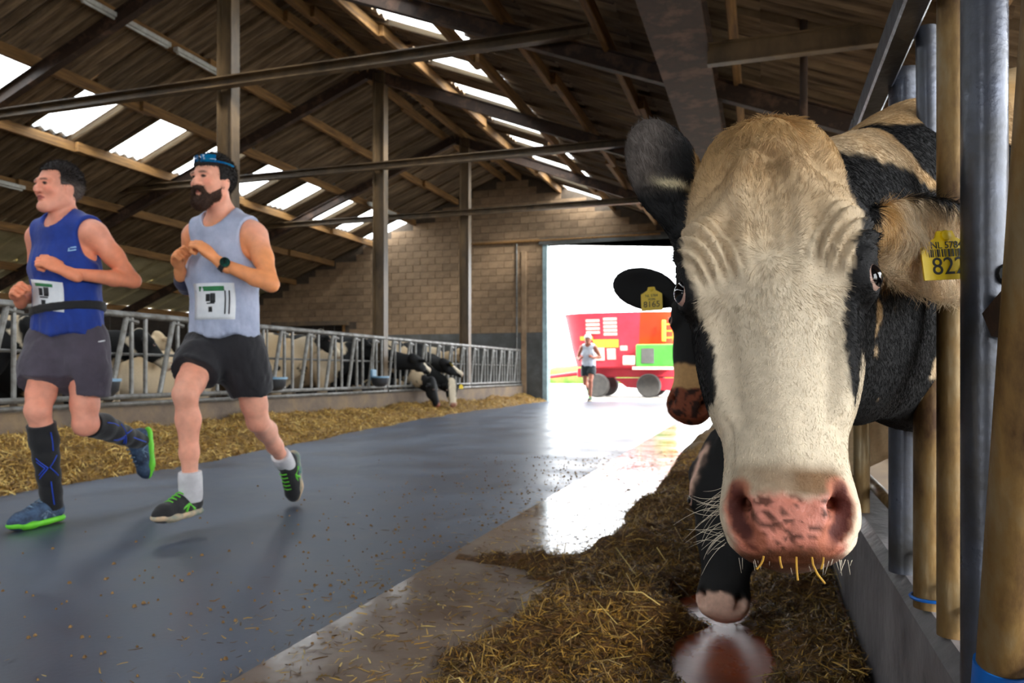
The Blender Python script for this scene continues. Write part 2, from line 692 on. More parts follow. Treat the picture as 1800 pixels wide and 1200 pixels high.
# ---- kerbs under the feed fences
o = MB().bbox(FX - 0.16, FX + 0.0, Y0, Y1 - 0.02, -0.03, 0.40, 0.012).build('feed_kerb', M_kerb)
tag(o, 'stained concrete kerb wall under the far feed fence', kind='structure')
o = MB().bbox(KX, KX + 0.13, Y0, Y1 - 0.02, -0.03, 0.345, 0.02).build('feed_kerb', M_kerbn)
tag(o, 'wet grey concrete kerb wall beside the big cow', kind='structure')


# ---- gable walls
DX0, DX1, DZ = -5.4, -0.35, 4.04      # big doorway
SX0, SX1, SZ = -13.4, -11.3, 2.08     # small stall doorway


def gable(name, y, t, label, dr=None):
    mb = MB()

    def trap(x0, x1, z0):
        p = [(x0, z0), (x1, z0), (x1, roof_z(x1) - 0.02), (x0, roof_z(x0) - 0.02)]
        mb.prism(p, (0, y, 0), (0, y + t, 0), (1, 0, 0), (0, 0, 1))
    trap(XL, SX0, 0)
    trap(SX0, SX1, SZ)
    trap(SX1, RX, 0)
    trap(RX, DX0, 0)
    trap(DX0, dr or DX1, DZ)
    trap(dr or DX1, XR, 0)
    w = mb.build(name, M_mortar)
    return tag(w, label, kind='structure')


wall_end = gable('wall_end', Y1 + 0.01, 0.22, 'block gable wall with the big open doorway')
gable('wall_near', Y0 - 0.2, 0.2, 'block gable wall behind the viewer with an open doorway', -3.4)

BW, BH, ZB = 0.44, 0.19, 1.78
bm_ = MB().bbox(0.004, BW - 0.004, -0.012, 0.02, 0.004, BH - 0.004, 0.004).mesh('block')
bm_.materials.append(M_block)
spots = []
r = 0
while ZB + r * BH < RZ:
    z = ZB + r * BH
    x = XL + (BW / 2 if r % 2 else 0)
    while x < XR:
        x1 = x + BW
        ok = min(roof_z(x), roof_z(x1)) - 0.04 > z + BH
        if x < DX1 and x1 > DX0 and z + 0.02 < DZ:
            ok = False
            if x < DX0:
                spots.append((x, z, bm_, (DX0 - x) / BW))
            if x1 > DX1:
                spots.append((DX1, z, bm_, (x1 - DX1) / BW))
        if x < SX1 and x1 > SX0 and z < SZ:
            ok = False
        if ok:
            spots.append((x, z, bm_, 1.0))
        x = x1
    r += 1
spots.sort(key=lambda q: abs(q[0] + 6.6))
rest = MB()
for i, (x, z, me, fx) in enumerate(spots):
    if i < 300:
        b = link('block', me, None, wall_end, (x, Y1, z))
        b.scale.x = fx
    else:
        rest.bbox(x + 0.004, x + BW * fx - 0.004, Y1 - 0.012, Y1 + 0.02, z + 0.004, z + BH - 0.004, 0.004)
o = rest.build('outer_blocks', M_block, wall_end)
o['kind'] = 'stuff'
o = MB().bbox(XL, SX0, Y1 - 0.03, Y1 + 0.01, 0, ZB, 0.008).bbox(SX1, DX0, Y1 - 0.03, Y1 + 0.01, 0, ZB, 0.008).bbox(DX1, XR, Y1 - 0.03, Y1 + 0.01, 0, ZB, 0.008).build('rendered_dado', M_dado, wall_end)
o['label'] = 'grey rendered lower band of the wall'
# pilaster strip, wall pipes
o = MB().bbox(-6.0, -5.86, Y1 - 0.06, Y1 + 0.0, 0, 3.9, 0.01).build('pilaster', M_block, wall_end)
o = MB().tube([(-6.12, Y1 - 0.05, 0.9), (-6.12, Y1 - 0.05, 4.1)], 0.022).build('downpipe', M_galv, wall_end, smooth=True)
o = MB().tube([(-7.5, Y1 - 0.08, 4.15), (-2.4, Y1 - 0.08, 4.15)], 0.035).build('wall_pipe', M_wood, wall_end, smooth=True)

# big doorway frame
d1 = MB().box(DX0 - 0.02, DX0 + 0.10, Y1 - 0.05, Y1 + 0.25, 0, DZ + 0.08).box(DX1 - 0.1, DX1 + 0.02, Y1 - 0.05, Y1 + 0.25, 0, DZ + 0.08).build('door_1', M_frame)
tag(d1, 'pale steel frame of the big open doorway', kind='structure')
o = MB().box(DX0 - 0.1, DX1 + 0.1, Y1 - 0.10, Y1 + 0.22, DZ, DZ + 0.16).build('lintel', M_dado, d1)
# small stall doorway
d2 = MB().box(SX0 - 0.06, SX0, Y1 - 0.06, Y1 + 0.2, 0, SZ).box(SX1, SX1 + 0.06, Y1 - 0.06, Y1 + 0.2, 0, SZ).build('door_2', M_wood)
tag(d2, 'small dark stall doorway low in the end wall', kind='structure')
MB().box(SX0 - 0.2, SX1 + 0.2, Y1 - 0.14, Y1 + 0.1, SZ, SZ + 0.12).build('lintel', M_kerb, d2)
for k in range(6):
    xx = SX0 + k * (SX1 - SX0) / 6
    MB().bbox(xx + 0.005, xx + (SX1 - SX0) / 6 - 0.005, Y1 + 0.1, Y1 + 0.14, 0, SZ, 0.006).build('shade_panel', M_darkw, d2)  # dark panel across the opening, its colour gives the unlit inside

# side walls: boarded wall on the far side, low wall and open air on the near side
wl = MB().box(XL - 0.15, XL, Y0, Y1, -0.05, 1.15).build('wall_left', M_kerb)
tag(wl, 'low concrete wall along the far side of the barn', kind='structure')
k = 0
y = Y0
while y < Y1 - 0.01:
    MB().bbox(XL - 0.10, XL - 0.06, y + 0.006, y + 0.394, 1.15, 2.30, 0.006).build('board', M_darkw, wl) if y > 4 else None
    y += 0.4
MB().box(XL - 0.10, XL - 0.06, Y0, 4.2, 1.15, 2.3).build('board_run', M_darkw, wl)
o = MB().box(XL - 0.08, XL + 0.08, Y0, Y1, 2.30, 2.44).build('eaves_beam', M_wood)
tag(o, 'long yellowish timber eaves beam under the low roof edge', kind='structure')
wr = MB().box(XR, XR + 0.15, Y0, Y1, -0.05, 0.35).build('wall_right', M_kerb)
tag(wr, 'low concrete wall on the open side behind the big cow', kind='structure')

# ---- roof sheets
SW = 0.71


def sheet_mesh(name, dx, amp, m, ext=1.04):
    """one sheet: width SW along y, running dx across (x) down the pitch, 4 waves"""
    n = 32 if amp > 0.006 else 4
    vs, fs = [], []
    for i in range(n + 1):
        y = SW * i / n * 1.03
        w = amp * math.cos(2 * math.pi * 4 * i / n)
        for t in (0.0, 1.0):
            vs.append((dx * (t * ext), y, -SL * abs(dx) * t * ext + w + 0.02 * (1 - t * ext) + 0.035 * i / n))
    for t in (0.0, 1.0):      # added skirt at the stepped edge, shuts out sky and reads as dark line
        vs.append((dx * t * ext, SW * 1.03, -SL * abs(dx) * t * ext - 0.03))
    n += 1
    for i in range(n):
        fs.append((2 * i, 2 * i + 1, 2 * i + 3, 2 * i + 2))
    me = MB().raw(vs, fs).mesh(name, smooth=True)
    me.materials.append(m)
    return me


LOFF = [0.0, 1.55, 2.8, 4.1, 5.35, 6.6, 7.9, 9.25]
ROFF = [0.0, 1.3, 2.7, 3.74, 4.85, 6.1, 7.6, 9.25]
for side, offs, sg, skyrow in (('left', LOFF, -1, 2), ('right', ROFF, 1, 1)):
    roof = MB().tube([(RX + sg * 0.12, Y0, RZ + 0.02), (RX + sg * 0.12, Y1 + 0.2, RZ + 0.02)], 0.05, 8).build('roof_' + side, M_sheet)
    tag(roof, 'long ' + ('far' if sg < 0 else 'near') + ' roof slope of brown corrugated sheets with rooflights', kind='structure')
    for i in range(len(offs) - 1):
        dx = sg * (offs[i + 1] - offs[i])
        low = (side == 'left' and i >= 5)
        me = sheet_mesh('sheet', dx, 0.004 if low else 0.038, M_smooth if low else M_sheet, 1.14 if not low else 1.03)
        ms = sheet_mesh('rooflight', dx, 0.026, M_sky)
        x0 = RX + sg * offs[i]
        z0 = RZ - SL * offs[i]
        c = 0
        y = 2.15
        while y < Y1 + 0.1:
            sky = (i == skyrow and c % 2 == 1)
            o = link('rooflight' if sky else 'sheet', ms if sky else me, None, roof, (x0, y, z0))
            if sky:
                o['label'] = 'translucent white rooflight sheet'
            y += SW
            c += 1
        # the stretch of roof over and behind the viewer
        n = int((2.15 - Y0) / SW) + 1
        mb = MB()
        mbs = MB()
        for q in range(n):
            yy = 2.15 - (q + 1) * SW
            src = ms if (i == skyrow and q % 2 == 0) else me
            tgt = mbs if src is ms else mb
            tgt.raw([(x0 + v.co.x, yy + v.co.y, z0 + v.co.z) for v in src.vertices], [tuple(p.vertices) for p in src.polygons])
        o = mb.build('sheet_run', M_smooth if low else M_sheet, roof, smooth=True)
        o['kind'] = 'stuff'
        if mbs.v:
            o = mbs.build('rooflight_run', M_sky, roof, smooth=True)
            o['kind'] = 'stuff'

# ---- purlins
names = ['topmost', 'second', 'third', 'fourth', 'fifth', 'sixth', 'seventh']
for side, offs, sg in (('far', LOFF, -1), ('near', ROFF, 1)):
    for i, s_ in enumerate([0.22] + offs[1:-1]):
        x = RX + sg * s_
        z = roof_z(x) - 0.035
        mb = MB()
        ys = [Y0, -1.9, 1.9, 5.7, 9.45, 13.3, 17.0, Y1]
        for a, b in zip(ys[:-1], ys[1:]):
            lift = 0.0 if ys.index(a) % 2 else 0.018
            sh_ = 0.036 if lift else -0.036
            mb.bbox(x - 0.035 + sh_, x + 0.035 + sh_, a - (0.12 if a > Y0 else 0), b + (0.12 if b < Y1 else 0), z - 0.17, z - abs(sh_) * SL, 0.006)
        o = mb.build('roof_purlin', M_wood)
        tag(o, 'brown timber purlin, %s below the ridge on the %s roof slope' % (names[i], side), kind='structure')

# ---- steel frames: column, rafters, tie beam
CY = [-0.05, 3.76, 7.57, 11.37, 15.18]
IP = lambda w, h, t: [(-w / 2, -h / 2), (w / 2, -h / 2), (w / 2, -h / 2 + t), (t / 2, -h / 2 + t), (t / 2, h / 2 - t), (w / 2, h / 2 - t), (w / 2, h / 2), (-w / 2, h / 2), (-w / 2, h / 2 - t), (-t / 2, h / 2 - t), (-t / 2, -h / 2 + t), (-w / 2, -h / 2 + t)]
cn = ['behind the viewer', 'beside the near end of the far fence', 'behind the bearded runner', 'second from the end wall', 'nearest the end wall']
for k, cy in enumerate(CY):
    o = MB().prism(IP(0.15, 0.21, 0.014), (-6.06, cy, 0.0), (-6.06, cy, roof_z(-6.06) - 0.22), (0, 1, 0), (1, 0, 0)).build('steel_column', M_steel)
    tag(o, 'brown steel roof column ' + cn[k], kind='structure')
    for sg, nm in ((-1, 'far'), (1, 'near')):
        xe = XL + 0.1 if sg < 0 else XR - 0.1
        a = Vector((RX, cy, RZ - 0.30))
        b = Vector((xe, cy, roof_z(xe) - 0.30))
        w = Vector((SL, 0, 1)) if sg > 0 else Vector((-SL, 0, 1))
        o = MB().prism(IP(0.10, 0.18, 0.012), a, b, (0, 1, 0), w.normalized()).build('roof_rafter', M_rust)
        tag(o, 'dark steel rafter on the %s slope over the column %s' % (nm, cn[k]), kind='structure')
    L_ = [(-0.05, -0.06), (0.05, -0.06), (0.05, -0.045), (-0.035, -0.045), (-0.035, 0.045), (0.05, 0.045), (0.05, 0.06), (-0.05, 0.06)]
    o = MB().prism([(-p, q) for p, q in L_], (-11.5, cy - 0.16, 4.13), (-1.65, cy - 0.16, 4.13), (0, 1, 0), (0, 0, 1)).build('tie_beam', M_steel)
    tag(o, 'thin brown steel tie beam crossing the column ' + cn[k], kind='structure')

# near-side roof steel over the big cow
o = MB().prism(IP(0.42, 0.30, 0.03), (-0.62, Y0, 3.42), (-0.62, Y1, 3.42), (1, 0, 0), (0, 0, 1)).build('longitudinal_beam', M_rust)
tag(o, 'wide rusty steel beam running above the near feed fence', kind='structure')
o = MB().prism(IP(0.08, 0.17, 0.012), (-0.42, 6.2, 3.24), (1.25, 6.2, 3.24), (0, 1, 0), (0, 0, 1)).build('brace_beam', M_steel)
tag(o, 'short yellowish steel brace beam above the big cow head', kind='structure')
o = MB().tube([(0.3, 6.4, 3.5), (0.3, 6.4, 2.35)], 0.03).build('hanger', M_rust, smooth=True)
tag(o, 'thin dark steel hanger behind the short brace beam', kind='structure')
for k, cy in enumerate(CY):
    o = MB().prism(IP(0.13, 0.16, 0.012), (1.15, cy, -0.03), (1.15, cy, roof_z(1.15) - 0.3), (0, 1, 0), (1, 0, 0)).build('stall_post', M_steel)
    tag(o, 'brown steel stall post behind the near fence in line with the column ' + cn[k], kind='structure')

# ---- sky portals at the real openings
portal((RX - 3.45, 5, roof_z(RX - 3.45) + 0.12), (0, -math.atan(SL), 0), 1.4, 27.5)
portal((RX + 2.0, 5, roof_z(RX + 2.0) + 0.12), (0, math.atan(SL), 0), 1.45, 27.5)
portal(((DX0 + DX1) / 2, Y1 + 0.24, DZ / 2), (-math.pi / 2, 0, 0), DX1 - DX0, DZ)
portal(((DX0 - 3.4) / 2, Y0 - 0.22, DZ / 2), (math.pi / 2, 0, 0), -3.4 - DX0, DZ)
portal((XR + 0.2, 5, 1.4), (0, math.pi / 2, 0), 2.1, 28)

# ================================================================== far feed fence
M_bowl = mat('blue_grey_enamel', (0.42, 0.58, 0.68), (0.34, 0.48, 0.58), rough=0.4, scale=8)
M_bowld = mat('dark_cast_iron', (0.13, 0.14, 0.16), (0.19, 0.20, 0.22), rough=0.5, scale=10)
M_blue = mat('blue_plastic', (0.05, 0.42, 0.78), (0.04, 0.34, 0.66), rough=0.4, scale=9)
M_yel = mat('yellow_tag_plastic', (0.93, 0.80, 0.05), (0.88, 0.74, 0.04), rough=0.45, scale=25)
M_ink = mat('black_ink', (0.06, 0.06, 0.06), (0.09, 0.09, 0.08), rough=0.6, scale=30)
M_lampw = mat('lamp_batten_white', (0.80, 0.80, 0.78), (0.66, 0.65, 0.62), rough=0.6, scale=9)

fence_lbl = ['galvanised feed fence section behind the two runners', 'galvanised feed fence section right of the bearded runner', 'galvanised feed fence section with cow heads poking out', 'galvanised feed fence section ending at the block wall']
FS = [(3.78, 7.55), (7.59, 11.35), (11.39, 15.16), (15.20, 18.78)]
tubes = {}


def shared_tube(key, pts, r, n=8):
    if key not in tubes:
        tubes[key] = MB().tube(pts, r, n).mesh('tube', smooth=True)
        tubes[key].materials.append(M_galv)
    return tubes[key]


for s_, (a, b) in enumerate(FS):
    x = FX - 0.05
    root = empty('feed_fence', (x, a, 0.40))
    tag(root, fence_lbl[s_], 'fence', 'sections of the far feed fence')
    Ln = b - a
    MB().tube([(0, 0, 0.91), (0, Ln, 0.91)], 0.033, 10).build('top_rail', M_galv, root, smooth=True)
    MB().tube([(0.03, 0, 0.10), (0.03, Ln, 0.10)], 0.026, 8).build('bottom_rail', M_galv, root, smooth=True)
    MB().tube([(0.05, 0, 0.03), (0.05, Ln, 0.03)], 0.024, 8).build('bottom_rail', M_galv, root, smooth=True)
    for yy in (0.03, Ln - 0.03):
        link('post', shared_tube('post', [(0, 0, 0), (0, 0, 0.91)], 0.034), None, root, (-0.02, yy, 0))
    n = 6
    p = Ln / n
    for q in range(n):
        y = q * p
        link('neck_bar', shared_tube('slant', [(0, 0, 0.10), (0, 0.20, 0.90)], 0.026), None, root, (0.0, y + 0.10, 0))
        link('upright', shared_tube('up', [(0, 0, 0.08), (0, 0, 0.90)], 0.021), None, root, (0.0, y + 0.36, 0))
        link('upright', shared_tube('up', [], 0), None, root, (0.0, y + 0.54, 0))
        link('lock_bracket', shared_tube('lock', [(0, 0, 0.86), (0, 0.14, 0.84)], 0.024, 6), None, root, (0.0, y + 0.30, 0))
    MB().tube([(-0.05, 0, 0.52), (-0.05, Ln, 0.52)], 0.015, 8).build('lock_rail', M_galv, root, smooth=True)

# water bowls hung on the fence
bowl_lbl = ['blue rimmed water bowl beside the blue vested runner shorts', 'blue rimmed water bowl beside the bearded runner black shorts', 'blue rimmed water bowl next to the middle column']
for k, y in enumerate((5.5, 8.1, 10.83)):
    root = empty('water_bowl', (FX + 0.03, y, 0.66))
    tag(root, bowl_lbl[k], 'water bowl', 'water bowls on the far fence')
    MB().lathe([(0.02, -0.15), (0.08, -0.14), (0.125, -0.09), (0.14, 0.0), (0.125, 0.0), (0.10, -0.06)], (0.12, 0, 0), 'z', 18).build('bowl', M_bowld, root, smooth=True)
    MB().lathe([(0.128, -0.005), (0.150, -0.005), (0.150, 0.022), (0.128, 0.022), (0.128, -0.005)], (0.12, 0, 0), 'z', 20).build('rim', M_bowl, root, smooth=True)
    MB().bbox(-0.02, 0.03, -0.07, 0.07, -0.04, 0.13, 0.012).build('valve_housing', M_bowl, root)
    MB().tube([(0.0, 0, 0.12), (0.0, 0, 0.62)], 0.012).build('supply_pipe', M_galv, root, smooth=True)

# lamp battens along the purlins
lamps = [((-7.78, 7.05), 1.45, 'white lamp batten along the roof purlin left of the tall near column'),
         ((-7.78, 8.62), 1.3, 'white lamp batten along the roof purlin touching the tall near column'),
         ((-11.56, 7.9), 1.5, 'white lamp batten along the lower purlin behind the blue vested runner head'),
         ((-8.95, 16.2), 1.4, 'short white lamp batten high up near the end wall')]
for (x, y), ln, lb in lamps:
    z = roof_z(x) - 0.225
    root = empty('lamp_batten', (x, y, z))
    tag(root, lb, 'lamp')
    MB().bbox(-0.045, 0.045, 0, ln, -0.03, 0.03, 0.008).build('housing', M_lampw, root)
    MB().tube([(0, 0.03, -0.045), (0, ln - 0.03, -0.045)], 0.016).build('tube', M_lampw, root, smooth=True)
    for yy in (0.04, ln - 0.06):
        MB().box(-0.02, 0.02, yy, yy + 0.02, -0.06, -0.02).build('lamp_holder', M_lampw, root)

# ================================================================== near feed fence beside the big cow
NX = 0.262
nf = empty('feed_fence', (NX, 1.09, 0.345))
tag(nf, 'dirty galvanised feed fence the big cow reaches through', 'fence')


def npipe(name, pts, r, m, n=20):
    base = Vector((NX, 1.09, 0.345))
    o = MB().tube([Vector(p) - base for p in pts], r, n).build(name, m, nf, smooth=True)
    return o


npipe('post', [(NX, 1.09, 0.345), (NX, 1.09, 1.33)], 0.026, M_galvn)
o = npipe('neck_bar', [(NX + 0.006, 1.035, 0.385), (NX + 0.006, 0.815, 1.30)], 0.028, M_galvd)
ob = npipe('blue_sleeve', [(NX + 0.006, 1.048, 0.338), (NX + 0.006, 1.034, 0.392)], 0.031, M_blue)
ob['label'] = 'bright blue plastic sleeve at the bar foot'
npipe('upright', [(NX + 0.004, 1.28, 0.345), (NX + 0.004, 1.28, 1.31)], 0.0205, M_galvd)
npipe('upright', [(NX, 1.42, 0.345), (NX, 1.42, 0.83)], 0.0245, M_galvd)
npipe('upright', [(NX + 0.002, 1.425, 0.82), (NX - 0.004, 1.425, 1.31)], 0.0165, M_galvn)
s = npipe('sleeve', [(NX, 1.42, 0.825), (NX, 1.42, 0.885)], 0.0275, M_galvd)
MB().lathe([(0.006, 0), (0.006, 0.003)], (-0.0262, 1.42 - 1.09 - 0.008, 0.86 - 0.345), 'x', 10).build('bolt_hole', M_ink, s)
npipe('cord', [(NX + 0.0285 * math.cos(t), 1.42 + 0.0285 * math.sin(t), 0.362) for t in np.linspace(0, 6.28, 16)], 0.003, M_blue, 6)
npipe('post', [(NX, 1.66, 0.345), (NX, 1.66, 1.315), (NX, 1.66, 1.325)], [0.028, 0.028, 0.033], M_galvn)
tr_ = MB().bbox(-0.062, -0.022, -2.0, 17.6, 0.945, 0.995, 0.004).build('top_rail', M_galvn, nf)
npipe('bottom_rail', [(NX + 0.05, -1.0, 0.40), (NX + 0.05, 18.7, 0.40)], 0.016, M_galvd, 12)
lb = npipe('lock_bracket', [(NX + 0.02, 1.06, 0.80), (NX + 0.02, 0.90, 0.84)], 0.030, M_rust, 6)
MB().lathe([(0.001, -0.012), (0.011, -0.010), (0.013, 0.0), (0.011, 0.010), (0.001, 0.012)], (-0.026 + 0.045, -0.022, 0.855 - 0.345), 'y', 12).build('bolt', M_ink, nf, smooth=True)
for k in range(0, 22):
    y = 2.34 + k * 0.68
    if y > 18.4:
        break
    npipe('neck_bar', [(NX, y - 0.34, 0.36), (NX, y - 0.54, 1.31)], 0.022, M_galvd, 10) if k != 0 else None
    npipe('post' if k % 5 == 4 else 'upright', [(NX, y, 0.345), (NX, y, 1.31)], 0.022, M_galvd, 10)
    if k > 1:
        npipe('upright', [(NX, y - 0.17, 0.345), (NX, y - 0.17, 1.31)], 0.019, M_galvd, 10)
for k in range(0, 2):
    y = 0.45 - k * 0.68
    npipe('upright', [(NX, y, 0.345), (NX, y, 1.31)], 0.022, M_galvd, 12)

# ================================================================== feed and straw


def gridmesh(xs, ys, hf):
    X, Y = np.meshgrid(xs, ys, indexing='ij')
    Z = hf(X.ravel(), Y.ravel())
    V = np.stack([X.ravel(), Y.ravel(), Z], 1)
    nx, ny = len(xs), len(ys)
    I = np.arange(nx * ny).reshape(nx, ny)
    Fq = np.stack([I[:-1, :-1].ravel(), I[1:, :-1].ravel(), I[1:, 1:].ravel(), I[:-1, 1:].ravel()], 1)
    keep = (Z[Fq] > -0.03).any(1)
    return V, Fq[keep]


def strands(P, rg, lmin, lmax, w, tilt, cols, bend=0.3):
    n = len(P)
    az = rg.uniform(0, 2 * np.pi, n)
    el = np.abs(rg.normal(0, tilt, n))
    D = np.stack([np.cos(az) * np.cos(el), np.sin(az) * np.cos(el), np.sin(el)], 1)
    L = rg.uniform(lmin, lmax, n)[:, None]
    S = np.stack([-np.sin(az), np.cos(az), rg.normal(0, 0.5, n)], 1)
    S /= np.linalg.norm(S, axis=1, keepdims=True)
    W = S * (w * rg.uniform(0.5, 1.4, n))[:, None]
    sag = np.cross(D, S) * (rg.normal(0, bend, n))[:, None] * L * 0.5
    a = P - D * L * 0.5
    m = P + sag
    b = P + D * L * 0.5
    V = np.stack([a - W * 0.5, a + W * 0.5, m - W * 0.6, m + W * 0.6, b - W * 0.25, b + W * 0.25], 1).reshape(-1, 3)
    base = (np.arange(n) * 6)[:, None]
    Fq = np.concatenate([base + np.array([[0, 1, 3, 2]]), base + np.array([[2, 3, 5, 4]])])
    ci = cols[rg.integers(0, len(cols), n)] * rg.uniform(0.6, 1.25, n)[:, None]
    C = np.repeat(ci, 6, 0)
    return V, Fq, C


M_feed = vmat('silage_feed', rough=0.85, nscale=70, namt=0.5, bump=0.8, bscale=160)
M_strand = vmat('straw_strands', rough=0.6, nscale=20, namt=0.1, spec=0.4)
FEEDC = np.array([lin(c) for c in [(0.50, 0.35, 0.12), (0.34, 0.23, 0.08), (0.60, 0.45, 0.16), (0.40, 0.31, 0.10), (0.25, 0.16, 0.06), (0.72, 0.57, 0.26)]])
STRAWC = np.array([lin(c) for c in [(0.80, 0.65, 0.34), (0.64, 0.49, 0.23), (0.92, 0.80, 0.48), (0.46, 0.33, 0.15), (0.74, 0.59, 0.29)]])


def feed_h(x, y):
    P = np.stack([x, y, x * 0], 1)
    n1 = vnoise(P, 1.6, 1, 3)
    n2 = vnoise(P, 7.0, 2, 3)
    n3 = vnoise(P, 28.0, 3, 2)
    edge = -0.78 - 0.14 * sstep(2.5, 1.7, y) + 0.16 * vnoise(np.stack([x * 0, y, x * 0], 1), 1.5, 5, 3)
    left = sstep(0, 0.26, x - edge)
    ridge = np.exp(-((x + 0.42 + 0.10 * sstep(2.5, 1.7, y)) / (0.26 + 0.05 * sstep(2.5, 1.7, y))) ** 2)
    near = np.exp(-((x - 0.13) / 0.16) ** 2)
    far = sstep(2.6, 4.0, y)
    h = 0.115 * ridge + 0.075 * near + far * 0.07 * left
    h = h * (0.75 + 0.6 * n1)
    # bare wet floor patches
    for cx, cy, sx, sy in ((-0.10, 2.02, 0.14, 0.22), (-0.17, 2.45, 0.12, 0.14), (-0.02, 1.60, 0.09, 0.12)):
        h -= 0.12 * np.exp(-(((x - cx) / sx) ** 2 + ((y - cy) / sy) ** 2) * 1.6)
    # a low tongue of feed creeping over the pale strip
    h += 0.05 * np.exp(-(((x + 0.92) / 0.26) ** 2 + ((y - 2.78 + 0.12 * (x + 0.9)) / 0.05) ** 2))
    h += 0.035 * n2 * (h > 0.01) * np.clip(h / 0.05, 0, 1) + 0.016 * n3 * np.clip(h / 0.05, 0, 1)
    h += -0.012 - 0.10 * (1 - left) * (h < 0.2) * sstep(-0.45, -0.7, x) * (np.abs(y - 2.78) > 0.2)
    return np.where(x > KX - 0.005, -0.05, h)


V1, F1 = gridmesh(np.arange(-1.15, KX, 0.011), np.arange(0.9, 6.0, 0.011), feed_h)
nz = vnoise(V1, 40, 9, 2)[:, None]
C1 = np.array(lin((0.33, 0.22, 0.08))) * (1 + 0.5 * nz)
feed = arr_mesh('silage_heap', V1, F1, M_feed, None, C1, kind='stuff')
tag(feed, 'dark brown chopped feed heaped along the near fence', 'feed', kind='stuff')
V2, F2 = gridmesh(np.arange(-1.15, KX, 0.03), np.arange(5.97, 18.9, 0.03), feed_h)
o = arr_mesh('heap_far_end', V2, F2, M_feed, feed, np.tile(np.array(lin((0.40, 0.30, 0.12))), (len(V2), 1)), kind='stuff')
rg = np.random.default_rng(3)
n = 95000
yy = 0.95 + 5.5 * rg.uniform(0, 1, n) ** 1.7
xx = rg.uniform(-1.05, KX - 0.01, n)
hh = feed_h(xx, yy)
keep = (hh > 0.0)
Pn = np.stack([xx, yy, hh + rg.uniform(0.0, 0.012, n)], 1)[keep]
V, Fq, C = strands(Pn, rg, 0.012, 0.05, 0.0022, 0.35, FEEDC)
arr_mesh('feed_strands', V, Fq, M_strand, feed, C, smooth=False, kind='stuff')
n = 2200
yy = 0.9 + 3.2 * rg.uniform(0, 1, n)
xx = rg.uniform(-0.9, KX - 0.01, n)
hh = feed_h(xx, yy)
keep = hh > 0.02
V, Fq, C = strands(np.stack([xx, yy, hh + 0.012], 1)[keep], rg, 0.05, 0.12, 0.0022, 0.3, STRAWC * 0.7, 0.6)
arr_mesh('long_stalks', V, Fq, M_strand, feed, C, smooth=False, kind='stuff')

# crumbs and stalks strewn over the strip and the aisle
n = 6500
yy = 1.2 + 6.0 * rg.uniform(0, 1, n) ** 1.3
xx = -0.55 - np.abs(rg.normal(0, 0.42, n))
m_ = feed_h(xx, yy) < 0.004
V, Fq, C = strands(np.stack([xx, yy, np.full(n, 0.0065)], 1)[m_], rg, 0.008, 0.045, 0.0028, 0.05, np.concatenate([FEEDC, STRAWC * 0.8]), 0.15)
o = arr_mesh('strewn_stalks', V, Fq, M_strand, None, C, smooth=False, kind='stuff')
tag(o, 'loose feed stalks strewn over the pale strip', 'feed', kind='stuff')
n = 650
yy = 1.0 + 5.5 * rg.uniform(0, 1, n)
xx = -1.1 - np.abs(rg.normal(0, 0.7, n))
P = np.stack([xx, yy, np.full(n, 0.004)], 1)
cr = MB()
for p in P:
    r_ = 0.0035 + 0.005 * random.random() ** 2
    a = random.random() * 6
    q = [(math.cos(a + k * 1.57) * r_ * (0.7 + random.random() * 0.6), math.sin(a + k * 1.57) * r_ * (0.7 + random.random() * 0.6)) for k in range(4)]
    cr.raw([(p[0] + u, p[1] + v, 0.0005) for u, v in q] + [(p[0] + 0.5 * u, p[1] + 0.5 * v, 0.003 + r_ * 0.7) for u, v in q],
           [(0, 1, 5, 4), (1, 2, 6, 5), (2, 3, 7, 6), (3, 0, 4, 7), (4, 5, 6, 7)])
M_crumb = mat('grain_crumbs', (0.62, 0.48, 0.28), (0.42, 0.31, 0.17), rough=0.8, scale=40)
o = cr.build('feed_crumbs', M_crumb)
tag(o, 'yellow grain crumbs scattered over the blue grey aisle', 'crumbs', kind='stuff')


# ---- golden straw along the far kerb
def straw_h(x, y):
    P = np.stack([x, y, x * 0], 1)
    n1 = vnoise(P, 0.9, 11, 3)
    n2 = vnoise(P, 4.0, 12, 3)
    n3 = vnoise(P, 16.0, 13, 2)
    edge = -4.25 - 1.0 * sstep(3.0, 13.0, y) + 0.22 * vnoise(np.stack([x * 0, y, x * 0], 1), 0.9, 15, 3)
    t = np.clip((edge - x) / 0.75, 0, 1.4)
    bump = 0.16 * np.exp(-((y - 6.55) / 0.32) ** 2) * np.exp(-((x + 4.95) / 0.25) ** 2)
    h = (0.17 + 0.05 * sstep(6, 12, y)) * t ** 0.8 * (0.85 + 0.5 * n1) + bump
    h = h + (0.06 * n2 + 0.03 * n3) * np.clip(h / 0.08, 0, 1) - 0.012
    return np.where(x < FX + 0.01, -0.05, np.minimum(h, 0.33))


V3, F3 = gridmesh(np.arange(FX, -3.9, 0.028), np.arange(1.5, 18.9, 0.028), straw_h)
nz = vnoise(V3, 14, 19, 3)[:, None]
C3 = np.array(lin((0.50, 0.38, 0.18))) * (1 + 0.6 * nz)
straw = arr_mesh('straw_heap', V3, F3, M_feed, None, C3, kind='stuff')
tag(straw, 'golden straw heaped along the far kerb', 'straw', kind='stuff')
n = 60000
yy = 2.0 + 16.8 * rg.uniform(0, 1, n) ** 1.5
xx = rg.uniform(FX + 0.03, -4.0, n)
hh = straw_h(xx, yy)
keep = hh > -0.004
V, Fq, C = strands(np.stack([xx, yy, np.maximum(hh, 0.002) + rg.uniform(0, 0.02, n)], 1)[keep], rg, 0.03, 0.11, 0.0065, 0.45, STRAWC)
arr_mesh('straw_strands', V, Fq, M_strand, straw, C, smooth=False, kind='stuff')

